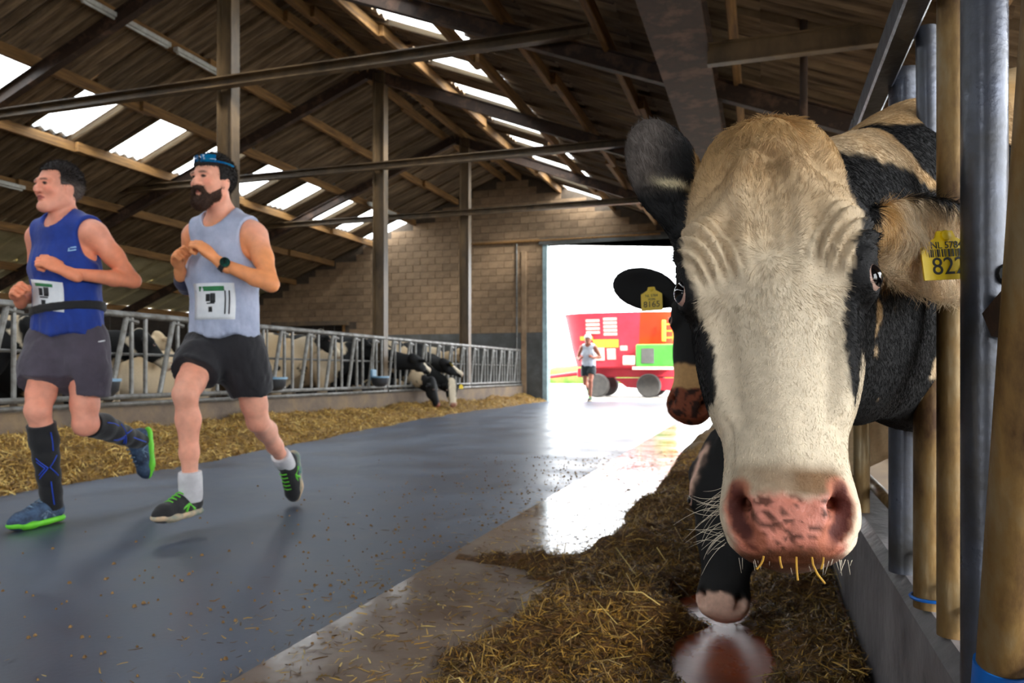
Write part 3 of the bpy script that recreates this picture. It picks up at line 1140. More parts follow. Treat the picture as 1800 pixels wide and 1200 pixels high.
# ================================================================== cows
def cr(table, n=220):
    """smooth table through (z, a, b, c...) rows sorted by z, sampled densely"""
    T = np.array(sorted(table), float)
    z = T[:, 0]
    zz = np.linspace(z[0], z[-1], n)
    m = np.gradient(T[:, 1:], z, axis=0)
    i = np.clip(np.searchsorted(z, zz) - 1, 0, len(z) - 2)
    h = (z[i + 1] - z[i])
    t = ((zz - z[i]) / h)[:, None]
    h = h[:, None]
    p0, p1, m0, m1 = T[i, 1:], T[i + 1, 1:], m[i], m[i + 1]
    out = (2 * t**3 - 3 * t**2 + 1) * p0 + (t**3 - 2 * t**2 + t) * h * m0 + (-2 * t**3 + 3 * t**2) * p1 + (t**3 - t**2) * h * m1
    return zz, out


HEAD_T = [  # z (0 at the eyes, up to the poll), half width, front, back
    (-0.312, 0.016, 0.030, 0.070), (-0.306, 0.042, 0.010, 0.092), (-0.294, 0.062, -0.003, 0.105), (-0.275, 0.0735, -0.010, 0.112),
    (-0.253, 0.0775, -0.013, 0.118), (-0.232, 0.0755, -0.011, 0.122), (-0.210, 0.0715, -0.006, 0.128), (-0.190, 0.0700, -0.002, 0.135),
    (-0.150, 0.0760, 0.000, 0.150), (-0.115, 0.0835, 0.001, 0.168), (-0.080, 0.0905, 0.001, 0.185), (-0.045, 0.097, 0.000, 0.195),
    (-0.010, 0.103, -0.001, 0.200), (0.030, 0.108, -0.003, 0.195), (0.090, 0.109, -0.006, 0.185), (0.130, 0.104, -0.004, 0.178),
    (0.165, 0.098, 0.000, 0.170), (0.200, 0.086, 0.010, 0.158), (0.225, 0.070, 0.023, 0.142), (0.240, 0.050, 0.037, 0.125), (0.250, 0.022, 0.055, 0.100)]
HZ, HV = cr(HEAD_T)


class Pose:
    """head frame: x to the viewer's right of a face seen head-on, y into the head, z up the face"""

    def __init__(s, O, R, k=1.0):
        s.O = np.array(O, float)
        s.R = np.array(R, float)
        s.k = k

    def w(s, p):
        return s.O + s.k * (np.array(p, float) @ s.R)

    def loc(s, P):
        return ((P - s.O) @ s.R.T) / s.k

    def dirw(s, d):
        return np.array(d, float) @ s.R


def facing(O, toward, pitch, roll):
    """pose whose face looks along 'toward' (unit-ish xy), tipped back by pitch, rolled by roll (degrees)"""
    f = -np.array([toward[0], toward[1], 0.0])
    f /= np.linalg.norm(f)
    rt = np.array([f[1], -f[0], 0.0])
    up = np.array([0, 0, 1.0])
    a, b = math.radians(pitch), math.radians(roll)
    lz = math.cos(a) * up + math.sin(a) * f
    ly = math.cos(a) * f - math.sin(a) * up
    return Pose(O, [math.cos(b) * rt + math.sin(b) * lz, ly, math.cos(b) * lz - math.sin(b) * rt])


def add_head(vol, ps, ears, fine=True):
    k = ps.k

    def fn(X, Y, Z):
        P = [X - ps.O[0], Y - ps.O[1], Z - ps.O[2]]
        x, y, z = [(P[0] * ps.R[i, 0] + P[1] * ps.R[i, 1] + P[2] * ps.R[i, 2]) / k for i in range(3)]
        zc = np.clip(z, HZ[0], HZ[-1])
        t = (zc - HZ[0]) / (HZ[-1] - HZ[0]) * (len(HZ) - 1)
        i0 = np.clip(t.astype(np.int32), 0, len(HZ) - 2)
        fr = (t - i0).astype(np.float32)
        w, yf, yb = [(HV[i0, j] * (1 - fr) + HV[i0 + 1, j] * fr).astype(np.float32) for j in range(3)]
        yc, h = (yf + yb) / 2, (yb - yf) / 2
        ty = np.clip((y - yf) / (yb - yf), 0, 1)
        we = w * (1 - 0.30 * ty * ty)
        q = ((np.abs(x) / we) ** 2.5 + (np.abs(y - yc) / h) ** 2.5) ** 0.4
        d = (q - 1) * np.minimum(we, h) * 0.9
        dz = z - zc
        return np.where(np.abs(dz) > 0, np.sqrt(np.maximum(d, 0) ** 2 + dz * dz), d) * k
    c = [ps.w((x, y, z)) for x in (-0.12, 0.12) for y in (-0.02, 0.2) for z in (-0.31, 0.25)]
    vol.apply(fn, np.min(c, 0), np.max(c, 0), 0.01)
    E = lambda p, r, kk=0.02, op='add', R=None: vol.ell(ps.w(p), np.array(r) * k, kk * k, op, ps.R if R is None else R)
    for sx in (-1, 1):
        E((sx * 0.080, 0.022, 0.050), (0.030, 0.026, 0.030), 0.035)          # brow
        E((sx * 0.094, 0.042, 0.010), (0.022, 0.034, 0.026), 0.02)           # eye bulge
        E((sx * 0.052, 0.115, -0.050), (0.038, 0.075, 0.10), 0.04)           # jaw muscle
        if fine:
            E((sx * 0.115, 0.024, 0.010), (0.0145, 0.021, 0.0155), 0.006, 'sub')
            ch = [(sx * 0.0500, -0.002, -0.228), (sx * 0.0560, 0.004, -0.248), (sx * 0.0520, 0.001, -0.268), (sx * 0.036, -0.008, -0.287)]
            vol.chain([ps.w(p) for p in ch], [0.0055 * k, 0.0115 * k, 0.0130 * k, 0.0055 * k], 0.004, 'sub')
            vol.cone(ps.w((sx * 0.052, -0.016, -0.256)), ps.w((sx * 0.040, 0.030, -0.240)), 0.0125 * k, 0.006 * k, 0.005, 'sub')
            # creases from the corner of the mouth
            vol.chain([ps.w(p) for p in ((sx * 0.071, 0.045, -0.262), (sx * 0.058, 0.012, -0.296), (sx * 0.03, -0.001, -0.303), (0, 0.002, -0.302))], [0.002, 0.003, 0.003, 0.003], 0.004, 'sub')
    if fine:
        vol.cone(ps.w((0, -0.013, -0.272)), ps.w((0, -0.004, -0.298)), 0.0025, 0.003, 0.004, 'sub')   # cleft of the lip
        E((0, 0.005, 0.175), (0.035, 0.012, 0.045), 0.03)                    # poll tuft
    E((0, 0.060, -0.300), (0.042, 0.040, 0.014), 0.012)                      # chin
    for (base, tip, nrm, hw, ln) in ears:
        a = np.array(tip, float) - np.array(base, float)
        L = np.linalg.norm(a)
        a /= L
        nv = np.array(nrm, float)
        nv -= a * (nv @ a)
        nv /= np.linalg.norm(nv)
        b = np.cross(a, nv)
        Rw = np.array([a, b, nv]) @ ps.R
        m = (np.array(base) * 0.42 + np.array(tip) * 0.58)
        E(m, (L * 0.52, hw, 0.016), 0.018, 'add', Rw)
        E(m + nv * 0.016, (L * 0.44, hw * 0.78, 0.014), 0.012, 'sub', Rw)
        vol.cone(ps.w(np.array(base) - a * 0.02), ps.w(np.array(base) + a * L * 0.35), 0.026 * k, 0.020 * k, 0.02)


EARS_STD = [((-0.10, 0.085, 0.10), (-0.255, 0.11, 0.10), (-0.15, -0.9, -0.4), 0.052, 0), ((0.10, 0.085, 0.10), (0.255, 0.11, 0.10), (0.15, -0.9, -0.4), 0.052, 0)]

M_hide = vmat('cow_hide', rough=0.75, nscale=90, namt=0.10, bump=0.25, bscale=420, spec=0.35)
M_eye = mat('cow_eye', (0.02, 0.02, 0.035), (0.03, 0.025, 0.03), rough=0.06, scale=20)
M_eyew = mat('eye_white', (0.78, 0.66, 0.60), (0.70, 0.55, 0.50), rough=0.3, scale=60)
WHITE, TAN, BLACK, PINK = [np.array(lin(c)) for c in ((0.79, 0.735, 0.64), (0.71, 0.555, 0.33), (0.036, 0.036, 0.042), (0.72, 0.45, 0.38))]


def mixc(a, b, t):
    t = np.asarray(t)[:, None]
    return a * (1 - t) + b * t


def mesh_join(parts):
    V, Fq, off = [], [], 0
    for v, f in parts:
        V.append(v)
        Fq.append(f + off)
        off += len(v)
    return np.concatenate(V), np.concatenate(Fq)


def text_part(name, body, parent, M4, size, m, ext=0.0004, align='CENTER'):
    cu = bpy.data.curves.new(name, 'FONT')
    cu.body = body
    cu.size = size
    cu.extrude = ext
    cu.align_x = align
    cu.align_y = 'CENTER'
    tmp = bpy.data.objects.new(name, cu)
    COL.objects.link(tmp)
    me = bpy.data.meshes.new_from_object(tmp.evaluated_get(bpy.context.evaluated_depsgraph_get()))
    bpy.data.objects.remove(tmp)
    me.materials.clear()
    me.materials.append(m)
    o = bpy.data.objects.new(name, me)
    COL.objects.link(o)
    o.parent = parent
    o.matrix_local = M4
    return o


def ear_tag(parent, centre, right, up, w, h, lines):
    """flag tag with a tab on top, made in its own frame and stood at centre"""
    right = Vector(right).normalized()
    up = Vector(up).normalized()
    nrm = right.cross(up).normalized()
    up = nrm.cross(right).normalized()
    t = 0.0012
    pr = [(-w / 2, -h / 2), (w / 2, -h / 2), (w / 2, h * 0.2), (w * 0.20, h * 0.36), (w * 0.15, h * 0.5), (-w * 0.15, h * 0.5), (-w * 0.20, h * 0.36), (-w / 2, h * 0.2)]
    me = MB().prism(pr, (0, 0, -t), (0, 0, t), (1, 0, 0), (0, 1, 0)).mesh('ear_tag')
    o = link('ear_tag', me, M_yel, parent)
    o['label'] = 'yellow plastic ear tag with black numbers'
    o.matrix_local = Matrix(((right.x, up.x, nrm.x, centre[0]), (right.y, up.y, nrm.y, centre[1]), (right.z, up.z, nrm.z, centre[2]), (0, 0, 0, 1)))
    for body, cy, sz in lines:
        if body == '|':
            mb = MB()
            x = -w * 0.36
            i = 0
            while x < w * 0.36:
                bw = w * (0.012, 0.03, 0.02, 0.012, 0.04)[i % 5]
                mb.box(x, x + bw, cy * h - sz * h / 2, cy * h + sz * h / 2, t, t + 0.0004)
                x += bw + w * (0.02, 0.012, 0.03)[i % 3]
                i += 1
            mb.build('barcode', M_ink, o)
        else:
            text_part('tag_number', body, o, Matrix.Translation((0, cy * h, t + 0.0002)), sz * h, M_ink)
    MB().lathe([(0.001, 0), (w * 0.10, 0), (w * 0.09, 0.003), (0.001, 0.004)], (0, h * 0.40, t), 'z', 12).build('tag_stud', M_yel, o)
    return o


def add_eyes(body, ps, rot=True):
    for sx in (-1, 1):
        c = ps.w((sx * 0.0975, 0.0285, 0.010))
        d = Vector(ps.dirw((sx * 0.86, -0.5, 0.02))).normalized()
        q = d.to_track_quat('Z', 'Y').to_matrix().to_4x4()
        q.translation = Vector(c)
        r = 0.0185 * ps.k
        e = MB().lathe([(0.0005, r * 1.0)] + [(r * math.sin(t), r * math.cos(t)) for t in np.linspace(0.2, 3.1, 14)], (0, 0, 0), 'z', 22).build('eye', M_eyew, body, smooth=True)
        e.matrix_local = q
        rr = r * 1.012
        MB().lathe([(0.0004, rr * 1.03)] + [(rr * math.sin(t), rr * math.cos(t) * 1.02) for t in np.linspace(0.12, 0.78, 9)], (0, 0, 0), 'z', 22).build('iris', M_eye, e, smooth=True)


# ------------------------------------------------------------------ the big cow
ps1 = Pose((0.01233, 0.92017, 0.83434), [[0.9985, 0.0011, 0.0539], [0.0129, 0.9658, -0.2588], [-0.0524, 0.2591, 0.9644]])
ears1 = [((-0.100, 0.085, 0.115), (-0.150, 0.075, 0.275), (0.25, -1.0, 0.15), 0.050, 0),
         ((0.103, 0.095, 0.105), (0.300, 0.300, 0.120), (0.35, -0.80, -0.35), 0.066, 0)]
v1 = Vol((-0.24, 0.66, 0.42), (0.72, 2.2, 1.42), 0.0045)
add_head(v1, ps1, ears1)
hb = ps1.w((0.02, 0.13, 0.08))
NECK1 = [tuple(hb), (0.135, 1.30, 0.88), (0.262, 1.545, 0.92), (0.46, 1.74, 0.92), (0.80, 1.90, 0.92)]
nx = (0.80, -0.55, 0.0)
v1.chain(NECK1[:2], [0.105, 0.215], 0.06, flat=((0.93, -0.36, 0), 0.44))
v1.chain(NECK1[1:3], [0.215, 0.280], 0.05, flat=(nx, 0.37))
v1.chain(NECK1[2:], [0.280, 0.34, 0.42], 0.06, flat=((0.5, -0.86, 0), 0.62))
v1.chain([(0.04, 1.12, 0.95), (0.15, 1.33, 1.02), (0.27, 1.56, 1.15), (0.48, 1.76, 1.24)], [0.05, 0.05, 0.055, 0.10], 0.06)   # crest
V, Fq = v1.mesh()
Nn = vnormals(V, Fq)
L = ps1.loc(V)
# wrinkles above each eye, folds arcing round the socket
for sx in (-1, 1):
    ex, ez = sx * 0.118, 0.002
    dx, dz = (L[:, 0] - ex) * (-sx), L[:, 2] - ez
    rr = np.hypot(dx, dz * 0.82)
    ang = np.degrees(np.arctan2(dz, dx))
    win = sstep(0.030, 0.038, rr) * sstep(0.098, 0.078, rr) * sstep(2, 25, ang) * sstep(115, 80, ang) * (L[:, 1] < 0.07)
    V = V + Nn * (0.0052 * np.sin(2 * np.pi * (rr - 0.03) / 0.0125 + 0.6 * np.sin(dz * 60)) * win)[:, None]
headm = (L[:, 1] < 0.09) & (np.abs(L[:, 0]) < 0.12)
# sculpted folds and bone ridges: (polyline x,z ; width ; height)


def stroke(px, pz, line, wd):
    d = np.full(px.shape, 1e9)
    for (x0, z0), (x1, z1) in zip(line[:-1], line[1:]):
        ex, ez = x1 - x0, z1 - z0
        t = np.clip(((px - x0) * ex + (pz - z0) * ez) / (ex * ex + ez * ez), 0, 1)
        d = np.minimum(d, np.hypot(px - x0 - t * ex, pz - z0 - t * ez))
    return np.exp(-(d / wd) ** 2)


SC = [([(0, 0.150), (0, 0.055)], 0.011, -0.0050, 0), ([(-0.024, 0.178), (-0.004, 0.166), (0.010, 0.160)], 0.005, -0.0045, 0),
      ([(0.012, 0.172), (0.045, 0.110), (0.078, 0.080)], 0.013, 0.0060, 1), ([(0.028, 0.105), (0.034, 0.050), (0.030, 0.010)], 0.010, 0.0035, 1),
      ([(0.014, 0.150), (0.022, 0.095), (0.020, 0.05)], 0.005, -0.0020, 1), ([(0.052, 0.085), (0.050, 0.02)], 0.008, -0.0035, 1),
      ([(0.080, -0.030), (0.072, -0.10), (0.060, -0.150)], 0.011, 0.0055, 1), ([(0.056, -0.040), (0.049, -0.155)], 0.013, -0.0050, 1),
      ([(0, 0.01), (0, -0.185)], 0.024, 0.0045, 0), ([(0.060, -0.150), (0.057, -0.195), (0.066, -0.235)], 0.004, -0.0030, 1),
      ([(0.040, -0.205), (-0.040, -0.205)], 0.010, -0.0020, 0), ([(0.088, -0.028), (0.105, -0.020)], 0.005, -0.004, 1), ([(0.048, 0.15), (0.085, 0.13)], 0.008, -0.003, 1)]
disp = np.zeros(len(V))
Nl = Nn @ ps1.R.T
front = headm * sstep(0.15, -0.35, Nl[:, 1])
for line, wd, am, mir in SC:
    disp += 1.45 * am * stroke(L[:, 0], L[:, 2], line, wd) * front
    if mir:
        disp += 1.45 * am * stroke(-L[:, 0], L[:, 2], line, wd) * front
fw = headm * sstep(-0.02, 0.05, L[:, 2]) * sstep(0.20, 0.12, L[:, 2])
disp += fw * 0.0026 * vnoise(np.stack([L[:, 0] * 2.2, L[:, 1], L[:, 2]], 1), 34, 4, 2)
nw = headm * sstep(-0.215, -0.24, L[:, 2]) * (L[:, 1] < 0.01) * (np.abs(L[:, 0]) < 0.05)
disp += nw * (0.0022 * vnoise(L, 70, 6, 3) - 0.0012)
V = V + Nn * disp[:, None]
Nn = vnormals(V, Fq)
L = ps1.loc(V)


def coat1(V, L):
    x, y, z = L[:, 0], L[:, 1], L[:, 2]
    n = vnoise(L, 28, 21, 3)
    nf = vnoise(np.stack([L[:, 0] * 1.6, L[:, 1], L[:, 2] * 0.7], 1), 160, 22, 2)
    t = sstep(-0.06, 0.22, z + 0.05 * n) * 0.75 + 0.12 * sstep(0.1, 0.24, z)
    c = mixc(WHITE, TAN, np.clip(t, 0, 1))
    c = mixc(c, WHITE * 0.8, sstep(-0.02, -0.2, z) * 0.25 * (n > 0))
    e = 0.0045 * nf + 0.004 * n
    onhead = y < 0.13
    right = [(0.083, 0.180), (0.094, 0.119), (0.103, 0.078), (0.086, 0.045), (0.080, 0.010), (0.069, -0.035), (0.069, -0.076), (0.072, -0.118), (0.077, -0.132), (0.083, -0.10),
             (0.092, -0.075), (0.2, -0.03), (0.2, 0.07), (0.118, 0.085), (0.135, 0.12), (0.16, 0.145), (0.11, 0.20)]
    left = [(-0.096, 0.150), (-0.106, 0.093), (-0.106, 0.054), (-0.096, 0.022), (-0.086, -0.023), (-0.074, -0.045), (-0.070, -0.08), (-0.074, -0.125), (-0.2, -0.14), (-0.3, 0.1), (-0.3, 0.35), (-0.088, 0.35), (-0.089, 0.20), (-0.095, 0.18)]
    bk = np.maximum(sstep(0.002, -0.002, poly_sd(x, z, right) + e), sstep(0.002, -0.002, poly_sd(x, z, left) + e))
    eb_, et_ = np.array((0.103, 0.095, 0.105)), np.array((0.300, 0.300, 0.120))
    ta_ = np.clip(((L - eb_) @ (et_ - eb_)) / ((et_ - eb_) @ (et_ - eb_)), 0, 1)
    earR = (np.linalg.norm(L - eb_ - ta_[:, None] * (et_ - eb_), axis=1) < 0.074) & (x > 0.116)
    topedge = sstep(0.150, 0.164, z + e * 2) * earR
    bk = np.where(earR, np.maximum(topedge, bk * (x < 0.130) * (z > 0.09)), bk)
    c = mixc(c, BLACK, bk * (onhead | earR))
    # inner ears: grey down on the dark ear, tan hair on the pale one
    gi = sstep(0.16, 0.20, z) * (x < -0.105) * sstep(0.082, 0.070, y)
    c = mixc(c, np.array(lin((0.36, 0.33, 0.31))), gi * 0.8)
    wi = np.exp(-(((x + 0.118) / 0.018) ** 2 + ((z - 0.182 + 0.35 * (x + 0.118)) / 0.007) ** 2)) * (y < 0.1)
    c = mixc(c, np.array(lin((0.85, 0.80, 0.66))), np.clip(wi * 1.6, 0, 1))
    er = earR & (bk < 0.5)
    c = np.where(er[:, None], mixc(TAN, WHITE, np.clip(0.45 + 0.5 * n + 3 * (0.10 - z) * 0 + 4 * (x - 0.17), 0, 1)), c)
    # pink skin of the muzzle, dirty
    mz = [(-0.058, -0.226), (-0.035, -0.240), (-0.01, -0.236), (0.02, -0.241), (0.054, -0.226), (0.060, -0.25), (0.052, -0.272), (0.052, -0.297), (0.02, -0.312), (-0.03, -0.312), (-0.056, -0.296), (-0.060, -0.27), (-0.064, -0.25)]
    pk = sstep(0.007, -0.007, poly_sd(x, z, mz) + e) * (y < 0.045)
    c = mixc(c, PINK, pk)
    dirt = pk * sstep(0.02, 0.26, vnoise(np.stack([x + 0.6 * z, y, z * 1.8 - 0.5 * x], 1), 120, 31, 3))
    c = mixc(c, np.array(lin((0.26, 0.13, 0.07))), dirt * 0.9 * (np.abs(x) < 0.052))
    crack = pk * sstep(0.075, 0.02, np.abs(vnoise(np.stack([x + 0.5 * z, y, z * 1.5 - 0.6 * x], 1), 62, 33, 2))) * sstep(-0.1, 0.25, vnoise(L, 45, 34, 2))
    c = mixc(c, np.array(lin((0.30, 0.16, 0.08))), crack * 0.8 * (np.abs(x) < 0.046))
    low = pk * sstep(-0.285, -0.298, z + 0.004 * n) * sstep(0.05, 0.03, np.abs(x))
    c = mixc(c, np.array(lin((0.25, 0.16, 0.08))), low * 0.8)
    chin = sstep(-0.292, -0.300, z) * onhead * sstep(0.062, 0.050, np.abs(x))
    c = mixc(c, np.array(lin((0.34, 0.20, 0.13))), chin * 0.9)
    fr = sstep(-0.244, -0.232, z + 0.004 * n) * sstep(-0.196, -0.216, z + 0.008 * n + 0.0 * x) * sstep(0.064, 0.045, np.abs(x)) * (y < 0.03)
    c = mixc(c, np.array(lin((0.44, 0.33, 0.22))), np.clip(fr * (0.85 + 0.5 * n), 0, 1))
    nsd = np.full(len(x), 1e9)
    for (xa, za), (xb, zb) in (((0.050, -0.230), (0.055, -0.248)), ((0.055, -0.248), (0.051, -0.268)), ((0.051, -0.268), (0.036, -0.286))):
        ex, ez = xb - xa, zb - za
        tq = np.clip(((np.abs(x) - xa) * ex + (z - za) * ez) / (ex * ex + ez * ez), 0, 1)
        nsd = np.minimum(nsd, np.hypot(np.abs(x) - xa - tq * ex, z - za - tq * ez))
    ns = sstep(0.016, 0.008, nsd) * (y < 0.05)
    c = mixc(c, np.array(lin((0.62, 0.36, 0.26))), ns * 0.8)
    c = mixc(c, np.array(lin((0.30, 0.13, 0.10))), sstep(0.011, 0.006, nsd) * sstep(-0.002, 0.008, y) * (y < 0.06))
    # rims of the eyes
    er = np.exp(-((np.hypot((y - 0.028) * 0.9, z - 0.010) - 0.016) / 0.0045) ** 2) * (np.abs(x) > 0.085) * onhead
    c = mixc(c, BLACK * 0.7, er)
    # neck and body patches
    body = ~onhead & ~earR
    nb = vnoise(V, 7, 41, 3)
    nbf = vnoise(V, 60, 42, 2)
    cb = mixc(TAN, WHITE, np.clip(0.35 + 0.6 * nb, 0, 1))
    lim = 1.035 + 0.03 * nb + 0.012 * nbf - 0.55 * sstep(0.42, 0.60, V[:, 0]) * 0.25
    bb = sstep(0.006, -0.006, V[:, 2] - lim)
    bl = np.hypot((V[:, 1] - 1.42) / 0.10, (V[:, 2] - 1.09) / 0.055) + 0.35 * nb + 0.1 * nbf
    bb = np.maximum(bb, sstep(1.02, 0.95, bl))
    spots = sstep(0.42, 0.47, vnoise(V, 16, 47, 2) + 0.08 * nbf) * (V[:, 2] < 0.85)
    bb = bb * (1 - spots * (V[:, 0] > 0.15))
    cb = mixc(cb, BLACK, bb)
    out = np.where(body[:, None], cb, c)
    return np.concatenate([out, (1 - 0.75 * pk * (1 - ns) * (1 - 0.8 * dirt) * (1 - body))[:, None]], 1)


C = coat1(V, L)
BIG_V, BIG_F, BIG_C, BIG_N, BIG_L = V, Fq, C[:, :3], Nn, L
vb = Vol((0.45, 1.3, -0.02), (3.1, 2.6, 1.65), 0.016)
vb.chain([(0.62, 1.83, 0.93), (0.95, 1.93, 0.95), (1.6, 1.98, 0.93), (2.0, 2.0, 0.95), (2.4, 2.0, 1.05)], [0.37, 0.43, 0.46, 0.45, 0.32], 0.08, flat=((0, 1, 0), 0.68))
vb.chain([(0.75, 1.88, 1.25), (1.6, 1.98, 1.33), (2.35, 2.0, 1.33)], [0.12, 0.10, 0.12], 0.1)
for (lx_, ly_) in ((0.88, 1.80), (0.88, 2.08), (2.25, 1.82), (2.25, 2.18)):
    vb.chain([(lx_, ly_, 0.75), (lx_ + (0.03 if lx_ < 1 else 0.08), ly_, 0.45), (lx_, ly_, 0.10), (lx_ - 0.03, ly_, 0.02)], [0.13, 0.065, 0.045, 0.06], 0.06)
vb.chain([(2.70, 2.0, 1.25), (2.75, 2.0, 0.6)], [0.03, 0.02], 0.03)
vb.ell((1.9, 2.0, 0.50), (0.22, 0.18, 0.14), 0.08)
Vb, Fb = vb.mesh()
nb = vnoise(Vb, 3.0, 41, 3)
Cb = mixc(mixc(TAN, WHITE, np.clip(0.35 + 0.6 * nb, 0, 1)), BLACK, np.maximum(sstep(0.10, 0.14, nb + 0.02), sstep(0.97, 0.93, Vb[:, 2] + 0.06 * nb) * (Vb[:, 0] < 1.0)))
Vj, Fj = mesh_join([(V, Fq), (Vb, Fb)])
big_cow = arr_mesh('cow', Vj, Fj, M_hide, None, np.concatenate([C, np.concatenate([Cb, np.ones((len(Cb), 1))], 1)]))
tag(big_cow, 'big pale faced black and white cow staring into the camera, tag 822', 'cow', 'cows at the near feed fence')
add_eyes(big_cow, ps1)
tg = ps1.w((0.216, 0.176, 0.090))
rgt = Vector(ps1.dirw((0.93, 0.42, 0.13)))
upv = Vector(ps1.dirw((-0.15, -0.25, 1.0)))
ear_tag(big_cow, tg, rgt, upv, 0.072, 0.064, [('822', -0.24, 0.50), ('|', 0.045, 0.16), ('NL 5784', 0.20, 0.20)])


# ---- fur
def fur_material():
    m = bpy.data.materials.new('cow_fur')
    m.use_nodes = True
    N, Lk = m.node_tree.nodes, m.node_tree.links
    p = N['Principled BSDF']
    p.inputs['Roughness'].default_value = 0.65
    p.inputs['Specular IOR Level'].default_value = 0.18
    a = N.new('ShaderNodeAttribute')
    a.attribute_name = 'Col'
    Lk.new(a.outputs['Color'], p.inputs['Base Color'])
    return m


M_fur = fur_material()


def hair_object(name, P, Rd, Cc, parent):
    """P (n,k,3) points, Rd (n,k) radii, Cc (n,3) colours -> one hair curves object"""
    n, k, _ = P.shape
    hc = bpy.data.hair_curves.new(name)
    hc.add_curves([k] * n)
    hc.attributes['position'].data.foreach_set('vector', P.astype(np.float32).ravel())
    a = hc.attributes.get('radius') or hc.attributes.new('radius', 'FLOAT', 'POINT')
    a.data.foreach_set('value', Rd.astype(np.float32).ravel())
    c = hc.attributes.new('Col', 'FLOAT_COLOR', 'CURVE')
    c4 = np.ones((n, 4), np.float32)
    c4[:, :3] = Cc
    c.data.foreach_set('color', c4.ravel())
    hc.materials.append(M_fur)
    o = bpy.data.objects.new(name, hc)
    COL.objects.link(o)
    o.parent = parent
    return o


def grow_fur(V, Fq, C, Nn, L, n, rg, sel):
    f = np.where(sel[Fq].all(1))[0]
    Q = Fq[f]
    ar = np.linalg.norm(np.cross(V[Q[:, 2]] - V[Q[:, 0]], V[Q[:, 3]] - V[Q[:, 1]]), axis=1)
    pick = rg.choice(len(f), n, p=ar / ar.sum())
    Q = Q[pick]
    u, v = rg.uniform(0, 1, (n, 1)), rg.uniform(0, 1, (n, 1))
    wts = [(1 - u) * (1 - v), u * (1 - v), u * v, (1 - u) * v]
    B = lambda A: sum(w * A[Q[:, i]] for i, w in enumerate(wts))
    return B(V), B(Nn), B(C), B(L)


rg = np.random.default_rng(5)
Lx, Ly, Lz = BIG_L[:, 0], BIG_L[:, 1], BIG_L[:, 2]
sel = (BIG_V[:, 0] < 0.42) & (BIG_N[:, 1] < 0.55)
P0, N0, C0, L0 = grow_fur(BIG_V, BIG_F, BIG_C, BIG_N, BIG_L, 150000, rg, sel)
x, y, z = L0[:, 0], L0[:, 1], L0[:, 2]
wx, wz = -0.008, 0.035
d = np.stack([x - wx, 0.9 * y, (z - wz)], 1)
d /= np.maximum(np.linalg.norm(d, axis=1, keepdims=True), 1e-4)
dn = np.stack([0.35 * np.sign(x) * np.minimum(np.abs(x) / 0.06, 1), np.full(len(x), 0.1), -np.ones(len(x))], 1)
t = sstep(0.0, -0.08, z)[:, None]
d = d * (1 - t) + dn * t
tt = (sstep(0.125, 0.165, z) * sstep(0.06, 0.03, np.abs(x)))[:, None]
d = d * (1 - tt) + np.array([[0, 0, -1.0]]) * tt
pe = (y > 0.13)[:, None]
d = np.where(pe, np.stack([x * 0 + 0.3, x * 0 + 0.6, x * 0 - 0.8], 1), d)
le = (np.hypot(x + 0.135, z - 0.2) < 0.09) & (x < -0.105)
d = np.where(le[:, None], np.stack([x * 0 - 0.3, x * 0, x * 0 + 1.0], 1), d)
eb_, et_ = np.array((0.103, 0.095, 0.105)), np.array((0.300, 0.300, 0.120))
ta_ = np.clip(((L0 - eb_) @ (et_ - eb_)) / ((et_ - eb_) @ (et_ - eb_)), 0, 1)
re_ = (np.linalg.norm(L0 - eb_ - ta_[:, None] * (et_ - eb_), axis=1) < 0.074) & (x > 0.116)
d = np.where(re_[:, None], np.stack([x * 0 + 0.5, x * 0 - 0.2, x * 0 - 0.75], 1), d)
swirl = vnoise(L0, 22, 51, 2)[:, None] + 0.55 * vnoise(L0, 95, 52, 1)[:, None]
d = d + np.stack([swirl[:, 0], swirl[:, 0] * 0, -swirl[:, 0] * 0.3], 1) * 0.8
dw = d @ ps1.R + rg.normal(0, 0.22, (len(x), 3))
dw = dw - N0 * (dw * N0).sum(1, keepdims=True)
dw /= np.maximum(np.linalg.norm(dw, axis=1, keepdims=True), 1e-4)
ln = 0.0085 + 0.010 * sstep(0.10, 0.2, z) * sstep(0.08, 0.03, np.abs(x)) - 0.0040 * sstep(0.02, -0.10, z)
ln = np.where(re_, 0.022, ln)
ln = np.where(le, 0.010, ln)
for sx in (-1, 1):
    rw = np.hypot(x - sx * 0.118, (z - 0.002) * 0.82)
    ln = ln * (1 - 0.6 * sstep(0.10, 0.085, rw) * (z > 0) * (y < 0.08) * (np.abs(x) < 0.112))
mzl = sstep(-0.205, -0.23, z) * (y < 0.06)
ln = ln * (1 - 0.55 * mzl)
pinkz = (C0[:, 0] > 0.25) & (C0[:, 0] > C0[:, 1] * 1.7) & (z < -0.2)
eyez = (np.hypot(y - 0.028, z - 0.010) < 0.019) & (np.abs(x) > 0.085)
nearn = (np.hypot(np.abs(x) - 0.048, z + 0.258) < 0.027) & (np.abs(x) < 0.066) & (y < 0.03)
ok = ~(pinkz | eyez | nearn) & ~((z < -0.232) & (np.abs(x) < 0.052) & (y < 0.03))
ln = ln * rg.uniform(0.6, 1.25, len(x))
clump = (1 + 0.22 * vnoise(np.stack([x * 2.4, y * 2.4, z], 1), 70, 55, 3) + 0.12 * vnoise(L0, 18, 56, 2))[ok][:, None]
ln, dw, P0, N0, C0, z = ln[ok], dw[ok], P0[ok], N0[ok], C0[ok], z[ok]
k = 4
s_ = np.linspace(0, 1, k)[None, :, None]
lift = (0.24 + 0.12 * rg.random(len(ln)))[:, None, None]
P = P0[:, None] - N0[:, None] * 0.0004 + ln[:, None, None] * (dw[:, None] * s_ + N0[:, None] * lift * (s_ - 0.45 * s_ ** 2))
